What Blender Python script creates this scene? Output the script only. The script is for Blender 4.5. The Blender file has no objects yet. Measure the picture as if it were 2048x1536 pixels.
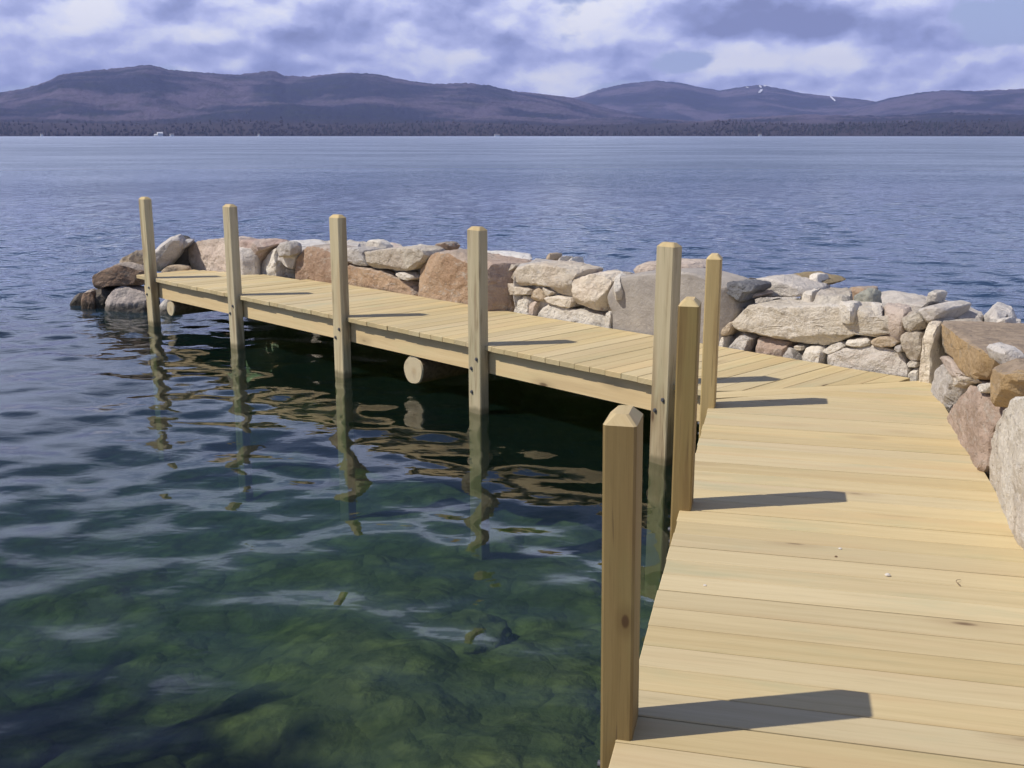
import bpy, bmesh, math, random
import numpy as np
from mathutils import Vector, Matrix, noise as mnoise

scene = bpy.context.scene
C = scene.collection
R = math.radians

# ---------------------------------------------------------------- camera, light, exposure
WATER_Z = 0.0
DECK_Z = 0.54
CAM_Z = DECK_Z + 1.56
cam_data = bpy.data.cameras.new('camera')
cam_data.sensor_width = 36.0
cam_data.lens = 36.0 * 2130.0 / 2048.0
cam_data.clip_start = 0.05
cam_data.clip_end = 40000.0
cam = bpy.data.objects.new('camera', cam_data)
C.objects.link(cam)
cam.location = (0, 0, CAM_Z)
cam.rotation_euler = (R(90 - 13.134), 0, 0)
scene.camera = cam

SUN_EL, SUN_AZ = 51.0, 80.5 - 180.0          # azimuth from +Y, clockwise
SUN_DIR = Vector((math.sin(R(SUN_AZ)) * math.cos(R(SUN_EL)), math.cos(R(SUN_AZ)) * math.cos(R(SUN_EL)), math.sin(R(SUN_EL))))
sl = bpy.data.lights.new('sun', 'SUN')
sl.energy = 4.4
sl.angle = R(0.53)
sl.color = (1.0, 0.93, 0.82)
so = bpy.data.objects.new('sun', sl)
C.objects.link(so)
so.rotation_euler = SUN_DIR.to_track_quat('Z', 'Y').to_euler()

scene.view_settings.view_transform = 'Standard'
scene.view_settings.look = 'None'
scene.view_settings.exposure = 0.0
scene.view_settings.gamma = 1.0
scene.cycles.max_bounces = 8
scene.cycles.transparent_max_bounces = 12
scene.cycles.volume_bounces = 0
scene.cycles.caustics_reflective = False
scene.cycles.caustics_refractive = False

# ---------------------------------------------------------------- node helpers
class NT:
    def __init__(self, tree):
        self.t = tree
        self.n = tree.nodes
        self.l = tree.links
    def node(self, kind, **kw):
        nd = self.n.new(kind)
        for k, v in kw.items():
            setattr(nd, k, v)
        return nd
    def put(self, sock, v):
        if isinstance(v, bpy.types.NodeSocket):
            self.l.new(v, sock)
        elif v is not None:
            if isinstance(v, (tuple, list)) and len(v) == 3 and sock.type == 'RGBA':
                v = (*v, 1)
            sock.default_value = v
    def math(self, op, a, b=None, c=None, clamp=False):
        nd = self.node('ShaderNodeMath', operation=op)
        nd.use_clamp = clamp
        self.put(nd.inputs[0], a)
        if b is not None: self.put(nd.inputs[1], b)
        if c is not None: self.put(nd.inputs[2], c)
        return nd.outputs[0]
    def vmath(self, op, a, b=None):
        nd = self.node('ShaderNodeVectorMath', operation=op)
        self.put(nd.inputs[0], a)
        if b is not None: self.put(nd.inputs[1], b)
        return nd.outputs['Value' if op in ('DOT_PRODUCT', 'LENGTH') else 'Vector']
    def noise(self, vec, scale, detail=4, rough=0.55, dist=0.0, color=False):
        nd = self.node('ShaderNodeTexNoise')
        self.put(nd.inputs['Vector'], vec)
        nd.inputs['Scale'].default_value = scale
        nd.inputs['Detail'].default_value = detail
        nd.inputs['Roughness'].default_value = rough
        nd.inputs['Distortion'].default_value = dist
        return nd.outputs['Color' if color else 'Fac']
    def noise2(self, vec, scale, detail=4, rough=0.55):
        nd = self.node('ShaderNodeTexNoise', noise_dimensions='2D')
        self.put(nd.inputs['Vector'], vec)
        nd.inputs['Scale'].default_value = scale
        nd.inputs['Detail'].default_value = detail
        nd.inputs['Roughness'].default_value = rough
        return nd.outputs['Fac']
    def voronoi(self, vec, scale, feature='F1', out='Distance', rnd=1.0):
        nd = self.node('ShaderNodeTexVoronoi', feature=feature)
        self.put(nd.inputs['Vector'], vec)
        nd.inputs['Scale'].default_value = scale
        nd.inputs['Randomness'].default_value = rnd
        return nd.outputs[out]
    def mapr(self, v, a, b, c=0.0, d=1.0, smooth=True):
        nd = self.node('ShaderNodeMapRange')
        if smooth: nd.interpolation_type = 'SMOOTHSTEP'
        self.put(nd.inputs[0], v)
        for i, q in enumerate((a, b, c, d)):
            self.put(nd.inputs[1 + i], q)
        return nd.outputs[0]
    def mix(self, f, a, b, mode='MIX'):
        nd = self.node('ShaderNodeMix', data_type='RGBA', blend_type=mode)
        self.put(nd.inputs[0], f)
        self.put(nd.inputs[6], a)
        self.put(nd.inputs[7], b)
        return nd.outputs[2]
    def mapping(self, vec, scale=(1, 1, 1), loc=(0, 0, 0), rot=(0, 0, 0)):
        nd = self.node('ShaderNodeMapping')
        self.put(nd.inputs[0], vec)
        nd.inputs['Location'].default_value = loc
        nd.inputs['Rotation'].default_value = rot
        nd.inputs['Scale'].default_value = scale
        return nd.outputs[0]
    def bump(self, h, strength=0.5, dist=0.01, normal=None):
        nd = self.node('ShaderNodeBump')
        nd.inputs['Strength'].default_value = strength
        nd.inputs['Distance'].default_value = dist
        self.put(nd.inputs['Height'], h)
        if normal is not None: self.put(nd.inputs['Normal'], normal)
        return nd.outputs[0]

def material(name):
    m = bpy.data.materials.new(name)
    m.use_nodes = True
    m.node_tree.nodes.clear()
    k = NT(m.node_tree)
    out = k.node('ShaderNodeOutputMaterial')
    return m, k, out

def principled(k, out, color, rough=0.8, normal=None, spec=0.3):
    b = k.node('ShaderNodeBsdfPrincipled')
    k.put(b.inputs['Base Color'], color)
    k.put(b.inputs['Roughness'], rough)
    b.inputs['Specular IOR Level'].default_value = spec
    if normal is not None: k.put(b.inputs['Normal'], normal)
    k.l.new(b.outputs[0], out.inputs['Surface'])
    return b

# ---------------------------------------------------------------- sky with broken cumulus
world = bpy.data.worlds.new('World')
scene.world = world
world.use_nodes = True
world.cycles.sampling_method = 'MANUAL'
world.cycles.sample_map_resolution = 256
world.node_tree.nodes.clear()
k = NT(world.node_tree)
wout = k.node('ShaderNodeOutputWorld')
sky = k.node('ShaderNodeTexSky', sky_type='NISHITA')
sky.sun_disc = False
sky.sun_elevation = R(SUN_EL)
sky.sun_rotation = R(SUN_AZ % 360)
sky.altitude = 150
sky.air_density = 1.0
sky.dust_density = 0.6
sky.ozone_density = 1.5
bg_sky = k.node('ShaderNodeBackground')
k.l.new(k.mix(1.0, sky.outputs[0], (1.0, 0.93, 1.10), 'MULTIPLY'), bg_sky.inputs[0])
bg_sky.inputs[1].default_value = 0.09
gen = k.node('ShaderNodeTexCoord').outputs['Generated']
sep = k.node('ShaderNodeSeparateXYZ')
k.l.new(gen, sep.inputs[0])
azd = k.math('MULTIPLY', k.math('ARCTAN2', sep.outputs[0], sep.outputs[1]), 57.2958)
eld = k.math('MULTIPLY', k.math('ARCSINE', sep.outputs[2]), 57.2958)
comb = k.node('ShaderNodeCombineXYZ')
k.l.new(azd, comb.inputs[0]); k.l.new(eld, comb.inputs[1])
P0 = comb.outputs[0]
CLOUD_LO, CLOUD_HI = 0.21, 0.32
warp = k.vmath('SUBTRACT', k.noise(k.mapping(P0, (1, 1.7, 1)), 0.55, 4, 0.6, color=True), (0.5, 0.5, 0.5))
P1 = k.vmath('ADD', P0, k.vmath('MULTIPLY', warp, (1.1, 0.6, 0)))
def blobs(items):
    tot = None
    for (a, e, sa, se, w) in items:
        q = k.vmath('MULTIPLY', k.vmath('SUBTRACT', P1, (a, e, 0)), (1 / sa, 1 / se, 0))
        g = k.math('EXPONENT', k.math('MULTIPLY', k.vmath('DOT_PRODUCT', q, q), -1.0))
        tot = k.math('MULTIPLY', g, w) if tot is None else k.math('MULTIPLY_ADD', g, w, tot)
    return tot
def px(x, y, sx, sy, w):
    return ((x - 1024) * 0.0262, (271 - y) * 0.0255, sx * 0.0262, sy * 0.0255, w)

cover_b = blobs([px(250, 70, 300, 80, .22), px(700, 60, 330, 80, .26), px(1080, 45, 260, 65, .26), px(1560, 40, 240, 58, .34),
                 px(1110, 152, 110, 34, .18), px(1560, 145, 190, 42, .26), px(1880, 150, 190, 32, .20), px(560, 120, 220, 40, .16),
                 px(1340, 132, 85, 34, -.42), px(1900, 60, 120, 55, -.40), px(380, 2, 34, 16, -.22), px(50, 190, 150, 22, -.16), px(1240, 185, 90, 18, -.16), px(1720, 118, 60, 20, -.12)])
dark_b = blobs([px(1570, 52, 190, 38, .50), px(1090, 108, 170, 30, .36), px(790, 92, 230, 26, .30), px(190, 14, 130, 26, .26),
                px(1420, 70, 130, 22, .22), px(620, 30, 80, 22, .14), px(150, 112, 110, 18, .14), px(380, 120, 120, 16, .10), px(880, 40, 70, 24, .18), px(1240, 108, 60, 26, .2),
                px(460, 84, 60, 20, -.40), px(960, 112, 110, 17, -.36), px(1540, 122, 170, 26, -.42), px(250, 45, 45, 30, -.26), px(30, 80, 40, 34, -.26),
                px(1860, 130, 100, 18, -.26), px(1100, 148, 50, 20, -.28), px(1010, 28, 60, 26, -.26), px(350, 70, 40, 34, -.18), px(610, 126, 60, 14, -.26), px(1190, 50, 60, 26, -.2), px(500, 134, 30, 16, -.3)])
def puffs(vec):
    """cauliflower: rounded lobes at two sizes riding on soft noise"""
    base = k.noise2(k.mapping(vec, (0.13, 0.24, 1)), 1.0, 3, 0.5)
    def lobes(sc, off):
        nd = k.node('ShaderNodeTexVoronoi', feature='SMOOTH_F1', voronoi_dimensions='2D')
        k.l.new(k.mapping(vec, (sc, sc * 1.45, 1), loc=off), nd.inputs['Vector'])
        nd.inputs['Scale'].default_value = 1.0; nd.inputs['Smoothness'].default_value = 0.7
        return nd.outputs['Distance']
    d = k.math('MULTIPLY_ADD', lobes(0.15, (1.3, 4.2, 0)), -0.34, base)
    d = k.math('MULTIPLY_ADD', lobes(0.42, (7.7, 2.9, 0)), -0.17, d)
    return k.math('MULTIPLY_ADD', k.noise2(k.mapping(vec, (1.4, 2.4, 1)), 1.0, 4, 0.58), 0.10, d)
D0 = puffs(P1)
D1 = puffs(k.vmath('ADD', P1, (-0.25, 0.50, 0)))
lit = k.math('SUBTRACT', D0, D1)                                     # positive on the sunny upper sides
cov = k.mapr(k.math('ADD', D0, cover_b), CLOUD_LO, CLOUD_HI)
shade = k.math('MULTIPLY_ADD', k.math('SUBTRACT', D0, 0.30), 0.9, k.math('MULTIPLY_ADD', lit, -2.7, 0.36))
shade = k.math('ADD', shade, dark_b)
low = k.mapr(eld, 0.0, 2.6, 0.45, 1.0)                               # thin bright air low over the hills
shade = k.math('MULTIPLY', shade, low)
ramp = k.node('ShaderNodeValToRGB')
k.l.new(shade, ramp.inputs[0])
cr = ramp.color_ramp
cr.elements[0].position = 0.0; cr.elements[0].color = (0.92, 0.92, 0.95, 1)
cr.elements[1].position = 1.0; cr.elements[1].color = (0.20, 0.23, 0.41, 1)
e = cr.elements.new(0.22); e.color = (0.77, 0.80, 0.95, 1)
e = cr.elements.new(0.42); e.color = (0.53, 0.57, 0.85, 1)
e = cr.elements.new(0.70); e.color = (0.31, 0.355, 0.61, 1)
bg_cl = k.node('ShaderNodeBackground')
bg_cl.inputs[1].default_value = 1.18
bg_low = k.node('ShaderNodeBackground')                              # pale blue air toward the horizon
bg_low.inputs[0].default_value = (0.50, 0.60, 0.89, 1)
bg_air = k.node('ShaderNodeMixShader')
k.l.new(k.mapr(eld, -2.0, 18.0, 0.92, 0.0), bg_air.inputs[0])
k.l.new(bg_sky.outputs[0], bg_air.inputs[1]); k.l.new(bg_low.outputs[0], bg_air.inputs[2])
hi = k.mapr(eld, 6.8, 11.0)                                          # higher up: broad soft banks with blue between
soft = k.mapr(k.noise2(k.mapping(P0, (0.055, 0.16, 1), loc=(2.0, 5.0, 0)), 1.0, 2, 0.45), 0.36, 0.62)
cov = k.mix(hi, cov, k.math('MULTIPLY', soft, k.mapr(eld, 14.0, 24.0, 1.0, 0.10)))
glow = k.math('MULTIPLY_ADD', blobs([(4.2, 13.0, 4.5, 9.0, 0.40), (-14.0, 12.0, 8.0, 8.0, 0.12)]), 1.0, 0.98)   # the brightest bank of cloud stands over the middle of the lake
cg = k.node('ShaderNodeCombineColor')
for i in range(3): k.l.new(glow, cg.inputs[i])
bank = k.mix(hi, ramp.outputs[0], k.mix(1.0, (0.77, 0.88, 1.22), cg.outputs[0], 'MULTIPLY'))
k.l.new(bank, bg_cl.inputs[0])
mixs = k.node('ShaderNodeMixShader')
k.l.new(k.math('MULTIPLY', cov, 0.98), mixs.inputs[0])
k.l.new(bg_air.outputs[0], mixs.inputs[1])
k.l.new(bg_cl.outputs[0], mixs.inputs[2])
k.l.new(mixs.outputs[0], wout.inputs[0])

# ---------------------------------------------------------------- frames of reference
AZ_F, AZ_N = R(135.9), R(13.9)
UV_ = Vector((math.sin(AZ_F), math.cos(AZ_F), 0)); NV_ = Vector((-UV_.y, UV_.x, 0))     # outer arm: along / away
DV_ = Vector((math.sin(AZ_N), math.cos(AZ_N), 0)); MV_ = Vector((DV_.y, -DV_.x, 0))     # near arm: away / right
def UN(u, n, z=0.0): return UV_ * u + NV_ * n + Vector((0, 0, DECK_Z + z))
def DM(d, m, z=0.0): return DV_ * d + MV_ * m + Vector((0, 0, DECK_Z + z))
NE = 5.40           # outer arm: edge over the water
ML = -0.34          # near arm: edge over the water
CORN_U, CORN_D = -3.7587, 6.5686

# ---------------------------------------------------------------- object helpers
def tag(o, label=None, cat=None, group=None, kind=None):
    if label: o['label'] = label
    if cat: o['category'] = cat
    if group: o['group'] = group
    if kind: o['kind'] = kind
    return o
def mesh_obj(name, verts, faces, mat, parent=None, uvs=None, smooth=False, mats=None, fmat=None):
    me = bpy.data.meshes.new(name)
    me.from_pydata([tuple(v) for v in verts], [], faces)
    for mm in (mats or [mat]): me.materials.append(mm)
    if fmat is not None: me.polygons.foreach_set('material_index', fmat)
    if uvs is not None:
        lay = me.uv_layers.new(name='grain')
        flat = [c for f in uvs for q in f for c in q]
        lay.data.foreach_set('uv', flat)
    if smooth: me.polygons.foreach_set('use_smooth', [True] * len(me.polygons))
    me.update()
    o = bpy.data.objects.new(name, me)
    C.objects.link(o)
    if parent: o.parent = parent
    return o
def grid_obj(name, X, Y, Z, mat, kind=None):
    """heightfield from 2-D arrays"""
    r, c = X.shape
    co = np.stack([X, Y, Z], -1).reshape(-1, 3).astype(np.float32)
    i = np.arange(r * c).reshape(r, c)
    q = np.stack([i[:-1, :-1], i[:-1, 1:], i[1:, 1:], i[1:, :-1]], -1).reshape(-1, 4).astype(np.int32)
    me = bpy.data.meshes.new(name)
    me.vertices.add(len(co)); me.vertices.foreach_set('co', co.ravel())
    me.loops.add(q.size); me.loops.foreach_set('vertex_index', q.ravel())
    me.polygons.add(len(q)); me.polygons.foreach_set('loop_start', np.arange(0, q.size, 4, dtype=np.int32))
    me.polygons.foreach_set('use_smooth', np.ones(len(q), bool))
    me.materials.append(mat)
    me.update(calc_edges=True)
    o = bpy.data.objects.new(name, me)
    C.objects.link(o)
    if kind: o['kind'] = kind
    return o

# ---------------------------------------------------------------- materials
def wood(name, light, dark, green, board=True, knots=True, contrast=1.0, warm=(0.55, 0.41, 0.23), wet=False, brown=0.0, spot=None):
    m, k, out = material(name)
    uv = k.node('ShaderNodeUVMap', uv_map='grain').outputs[0]
    geo = k.node('ShaderNodeNewGeometry')
    rnd = geo.outputs['Random Per Island'] if board else k.node('ShaderNodeObjectInfo').outputs['Random']
    off = k.node('ShaderNodeCombineXYZ')
    k.l.new(k.math('MULTIPLY', rnd, 37.0), off.inputs[0]); k.l.new(k.math('MULTIPLY', rnd, 91.0), off.inputs[1])
    p = k.vmath('ADD', uv, off.outputs[0])
    wav = k.vmath('SUBTRACT', k.noise(k.mapping(p, (1.2, 5, 1)), 1.0, 2, 0.5, color=True), (.5, .5, .5))
    pw = k.vmath('ADD', p, k.vmath('MULTIPLY', wav, (0, 0.05, 0)))
    streak = k.noise(k.mapping(pw, (0.9, 26, 1)), 1.0, 5, 0.6)
    fine = k.noise(k.mapping(pw, (4, 190, 1)), 1.0, 3, 0.6)
    patch = k.noise(k.mapping(p, (1.3, 4, 1)), 1.0, 4, 0.6)
    col = k.mix(k.mapr(streak, 0.28, 0.76), light, dark)
    col = k.mix(k.math('MULTIPLY', k.mapr(fine, 0.5, 0.78), 0.35 * contrast), col, tuple(c * 0.62 for c in dark))
    col = k.mix(k.math('MULTIPLY', k.mapr(patch, 0.52, 0.74), 0.55), col, green)
    col = k.mix(k.math('MULTIPLY', k.mapr(k.noise(k.mapping(p, (0.8, 6, 1), loc=(9, 4, 0)), 1.0, 3, 0.5), 0.5, 0.7), 0.45), col, warm)
    tone = k.mapr(rnd, 0, 1, 0.89, 1.07, False)
    r2 = k.math('FRACT', k.math('MULTIPLY', rnd, 7.31))
    cc = k.node('ShaderNodeCombineColor')
    k.l.new(tone, cc.inputs[0]); k.l.new(k.math('MULTIPLY', tone, k.mapr(r2, 0, 1, 0.97, 1.02, False)), cc.inputs[1]); k.l.new(k.math('MULTIPLY', tone, k.mapr(r2, 0, 1, 0.90, 1.08, False)), cc.inputs[2])
    col = k.mix(1.0, col, cc.outputs[0], 'MULTIPLY')
    if brown:
        bs = k.mapr(k.noise(k.mapping(pw, (0.9, 13, 1), loc=(3, 8, 0)), 1.0, 4, 0.6, 0.4), 0.51, 0.64)
        col = k.mix(k.math('MULTIPLY', bs, brown), col, tuple(c * .55 for c in warm))
        chk = k.mapr(k.noise(k.mapping(pw, (2.2, 85, 1), loc=(1, 5, 0)), 1.0, 2, 0.5), 0.655, 0.72)
        col = k.mix(k.math('MULTIPLY', chk, 0.6), col, (0.09, 0.06, 0.035))
    if spot:                                               # one big knot on the face of this timber
        q = k.vmath('MULTIPLY', k.vmath('SUBTRACT', k.vmath('ADD', uv, k.vmath('MULTIPLY', wav, (.02, .01, 0))), (spot[0], spot[1], 0)), (1 / .022, 1 / .011, 0))
        rr_ = k.vmath('LENGTH', q)
        col = k.mix(k.mapr(rr_, 0.9, 3.2, 0.45, 0), col, tuple(c * .5 for c in warm))
        col = k.mix(k.mapr(rr_, 0.55, 1.15, 0.85, 0), col, (0.075, 0.04, 0.02))
    if wet:
        wz = k.node('ShaderNodeSeparateXYZ'); k.l.new(geo.outputs['Position'], wz.inputs[0])
        band = k.mapr(k.math('MULTIPLY_ADD', streak, 0.06, wz.outputs[2]), 0.055, 0.10, 1, 0)
        col = k.mix(k.math('MULTIPLY', band, 0.7), col, (0.13, 0.115, 0.06))
    h = k.math('MULTIPLY_ADD', fine, 0.5, streak)
    if knots:
        v = k.voronoi(k.mapping(p, (1.5, 4.6, 1)), 1.0, 'F1', 'Distance')
        vc = k.node('ShaderNodeSeparateColor'); k.l.new(k.voronoi(k.mapping(p, (1.5, 4.6, 1)), 1.0, 'F1', 'Color'), vc.inputs[0])
        on = k.math('GREATER_THAN', vc.outputs[0], 0.52)
        kn = k.math('MULTIPLY', k.mapr(v, 0.045, 0.095, 1, 0), on)
        halo = k.math('MULTIPLY', k.mapr(v, 0.07, 0.26, 0.5, 0), on)
        col = k.mix(halo, col, tuple(c * 0.7 for c in warm))
        col = k.mix(k.math('MULTIPLY', kn, 0.8), col, (0.10, 0.055, 0.03))
    nrm = k.bump(h, 0.25, 0.003)
    principled(k, out, col, 0.72, nrm, 0.25)
    return m
M_DECK = wood('deck_boards', (0.60, 0.495, 0.287), (0.52, 0.42, 0.232), (0.41, 0.405, 0.245), True)
M_BEAM = wood('beam_timber', (0.78, 0.62, 0.36), (0.70, 0.53, 0.29), (0.66, 0.58, 0.33), True)
M_POST = wood('post_timber_green', (0.62, 0.54, 0.36), (0.52, 0.45, 0.285), (0.50, 0.50, 0.31), False, True, 1.2, (0.42, 0.29, 0.16), True, 0.6)
M_POSTN = wood('post_timber_brown', (0.31, 0.225, 0.095), (0.235, 0.165, 0.065), (0.26, 0.22, 0.09), False, True, 1.2, (0.28, 0.175, 0.07), True, 0.45)
M_POSTK = wood('post_timber_knot', (0.31, 0.225, 0.095), (0.235, 0.165, 0.065), (0.26, 0.22, 0.09), False, True, 1.2, (0.28, 0.175, 0.07), True, 0.45, (0.88, 0.202))
M_POSTC = wood('post_timber_yellow', (0.52, 0.41, 0.205), (0.43, 0.325, 0.15), (0.42, 0.38, 0.19), False, True, 1.2, (0.45, 0.29, 0.13), True, 0.4)

def endgrain():
    m, k, out = material('log_end_grain')
    uv = k.node('ShaderNodeUVMap', uv_map='grain').outputs[0]
    w = k.noise(uv, 2.2, 4, 0.6)
    r = k.math('MULTIPLY_ADD', w, 0.22, k.vmath('LENGTH', k.vmath('SUBTRACT', uv, (0.12, -0.08, 0))))
    ring = k.math('MULTIPLY_ADD', k.math('SINE', k.math('MULTIPLY', r, 62.0)), 0.5, 0.5)
    col = k.mix(k.math('MULTIPLY', ring, 0.55), (0.66, 0.57, 0.38), (0.47, 0.36, 0.20))
    col = k.mix(k.mapr(r, 0.12, 0.55, 0.55, 0.0), col, (0.42, 0.29, 0.15))
    col = k.mix(k.math('MULTIPLY', k.mapr(k.noise(uv, 1.1, 5, 0.7), 0.52, 0.68), 0.5), col, (0.33, 0.27, 0.19))
    principled(k, out, col, 0.85, k.bump(ring, 0.25, 0.006))
    return m
M_END = endgrain()
def plain(name, col, rough=0.6, metal=0.0, nscale=30, var=0.25):
    m, k, out = material(name)
    g = k.node('ShaderNodeTexCoord').outputs['Object']
    nz = k.noise(g, nscale, 4)
    c = k.mix(k.mapr(nz, 0.3, 0.7), tuple(x * (1 - var) for x in col), tuple(min(1, x * (1 + var)) for x in col))
    b = principled(k, out, c, rough, k.bump(nz, 0.2, 0.01))
    b.inputs['Metallic'].default_value = metal
    return m
M_BOLT = plain('bolt_steel', (0.16, 0.16, 0.17), 0.5, 0.8)
M_LOG = plain('log_bark', (0.20, 0.14, 0.08), 0.9)

def stone_mat(name, a, b, c, speck=0.35, pits=0.5, damp=False, cscale=1.0, smooth=False, top=None):
    m, k, out = material(name)
    tc = k.node('ShaderNodeTexCoord').outputs['Object']
    rnd = k.node('ShaderNodeObjectInfo').outputs['Random']
    off = k.node('ShaderNodeCombineXYZ')
    for i in range(3): k.l.new(k.math('MULTIPLY', rnd, 17.3 + 31 * i), off.inputs[i])
    p = k.vmath('ADD', tc, off.outputs[0])
    big = k.noise(p, 3.2 * cscale, 5, 0.62, 0.6)
    mid = k.noise(p, 11, 6, 0.68, 0.3)
    fin = k.noise(p, 55, 5, 0.7)
    ver = k.noise(k.mapping(p, (1, 1, 2.5)), 6.5, 6, 0.65, 1.2)
    col = k.mix(k.mapr(big, 0.36, 0.62), a, b)
    col = k.mix(k.math('MULTIPLY', k.mapr(ver, 0.52, 0.68), 0.75), col, c)
    col = k.mix(k.math('MULTIPLY', k.mapr(fin, 0.35, 0.75), speck), col, tuple(x * 0.55 for x in b))
    pit = k.mapr(k.noise(p, 24, 4, 0.7, 0.8), 0.63, 0.75)
    col = k.mix(k.math('MULTIPLY', pit, pits), col, tuple(x * 0.42 for x in b))
    if top:                                                # old weathered upper side, fresh broken faces
        nz_ = k.node('ShaderNodeSeparateXYZ'); k.l.new(k.node('ShaderNodeNewGeometry').outputs['True Normal'], nz_.inputs[0])
        old = k.mapr(k.math('MULTIPLY_ADD', k.math('SUBTRACT', mid, .5), .5, nz_.outputs[2]), .50, .70)
        col = k.mix(k.math('MULTIPLY', old, .9), col, k.mix(k.mapr(ver, .4, .6), top, tuple(x * .72 for x in top)))
    tone = k.mapr(rnd, 0, 1, 0.88, 1.1, False)
    cc = k.node('ShaderNodeCombineColor')
    for i in range(3): k.l.new(tone, cc.inputs[i])
    col = k.mix(1.0, col, cc.outputs[0], 'MULTIPLY')
    if damp:                                               # water line stain
        gz = k.node('ShaderNodeSeparateXYZ'); k.l.new(k.node('ShaderNodeNewGeometry').outputs['Position'], gz.inputs[0])
        wet = k.mapr(k.math('MULTIPLY_ADD', mid, 0.08, gz.outputs[2]), 0.08, 0.15, 1, 0)
        col = k.mix(k.math('MULTIPLY', wet, 0.75), col, (0.06, 0.055, 0.04))
    chip = k.voronoi(k.vmath('ADD', p, k.vmath('MULTIPLY', k.noise(p, 9, 3, 0.6, color=True), (.12, .12, .12))), 9.0, 'F1', 'Distance')
    h = k.math('ADD', k.math('MULTIPLY', mid, 1.0 if not smooth else 0.35), k.math('MULTIPLY', fin, 0.4 if not smooth else 0.15))
    h = k.math('MULTIPLY_ADD', pit, -0.45 if not smooth else -0.1, h)
    h = k.math('MULTIPLY_ADD', chip, -0.55 if not smooth else -0.12, h)
    principled(k, out, col, 0.9, k.bump(h, 1.0, 0.032), 0.2)
    return m
SM = {
 'white': stone_mat('stone_white', (0.8, 0.745, 0.65), (0.68, 0.62, 0.53), (0.7, 0.68, 0.63)),
 'white2': stone_mat('stone_white_rough', (0.8, 0.74, 0.63), (0.64, 0.57, 0.47), (0.7, 0.66, 0.6), pits=0.65),
 'whitetop': stone_mat('stone_white_flat', (0.74, 0.72, 0.68), (0.6, 0.57, 0.53), (0.64, 0.6, 0.55), 0.2, 0.2),
 'bigwhite': stone_mat('stone_white_chipped', (0.8, 0.73, 0.62), (0.68, 0.6, 0.48), (0.74, 0.7, 0.63), pits=0.7),
 'cream': stone_mat('stone_cream', (0.82, 0.75, 0.61), (0.68, 0.59, 0.47), (0.6, 0.52, 0.43)),
 'pale': stone_mat('stone_pale', (0.7, 0.65, 0.58), (0.58, 0.53, 0.47), (0.63, 0.55, 0.48), 0.4, 0.5),
 'beige': stone_mat('stone_beige', (0.72, 0.64, 0.52), (0.62, 0.53, 0.42), (0.66, 0.62, 0.56), 0.25, 0.45),
 'tan': stone_mat('stone_tan', (0.595, 0.494, 0.367), (0.480, 0.380, 0.265), (0.557, 0.494, 0.418)),
 'greylight': stone_mat('stone_grey_light', (0.633, 0.595, 0.544), (0.506, 0.468, 0.430), (0.696, 0.633, 0.557)),
 'greytan': stone_mat('stone_grey_tan', (0.569, 0.519, 0.430), (0.456, 0.392, 0.316), (0.532, 0.480, 0.430), 0.5, 0.4),
 'greydark': stone_mat('stone_grey_green', (0.430, 0.430, 0.354), (0.329, 0.329, 0.279), (0.480, 0.442, 0.354)),
 'greydamp': stone_mat('stone_grey_damp', (0.520, 0.452, 0.407), (0.407, 0.362, 0.328), (0.565, 0.508, 0.452), damp=True),
 'whitedamp': stone_mat('stone_white_damp', (0.746, 0.701, 0.644), (0.565, 0.520, 0.475), (0.633, 0.588, 0.520), damp=True),
 'slab': stone_mat('stone_slab_grey', (0.418, 0.380, 0.335), (0.348, 0.316, 0.284), (0.468, 0.424, 0.367), 0.15, 0.18, smooth=True),
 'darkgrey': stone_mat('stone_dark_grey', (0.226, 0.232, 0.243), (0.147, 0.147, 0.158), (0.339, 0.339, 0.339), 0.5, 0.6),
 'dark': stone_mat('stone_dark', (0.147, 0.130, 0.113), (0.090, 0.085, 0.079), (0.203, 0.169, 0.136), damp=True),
 'brown': stone_mat('stone_brown', (0.4, 0.28, 0.195), (0.32, 0.215, 0.15), (0.48, 0.39, 0.31), damp=True, top=(0.48, 0.42, 0.36)),
 'browngreen': stone_mat('stone_olive_brown', (0.407, 0.316, 0.181), (0.339, 0.271, 0.158), (0.520, 0.350, 0.203)),
 'orange': stone_mat('stone_orange', (0.5, 0.355, 0.235), (0.42, 0.28, 0.18), (0.5, 0.44, 0.37), 0.35, 0.4, top=(0.50, 0.41, 0.33)),
 'orange2': stone_mat('stone_orange_banded', (0.55, 0.385, 0.2), (0.46, 0.33, 0.19), (0.45, 0.38, 0.29), 0.25, 0.2, top=(0.40, 0.315, 0.235)),
 'pink': stone_mat('stone_pink', (0.54, 0.42, 0.335), (0.46, 0.345, 0.27), (0.52, 0.46, 0.39), 0.35, 0.4),
 'pinkbeige': stone_mat('stone_pink_beige', (0.66, 0.555, 0.465), (0.58, 0.475, 0.395), (0.62, 0.55, 0.48), 0.25, 0.3),
 'pinkspeck': stone_mat('stone_pink_speckled', (0.62, 0.51, 0.43), (0.52, 0.39, 0.33), (0.48, 0.34, 0.28), 0.55, 0.7),
}

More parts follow.
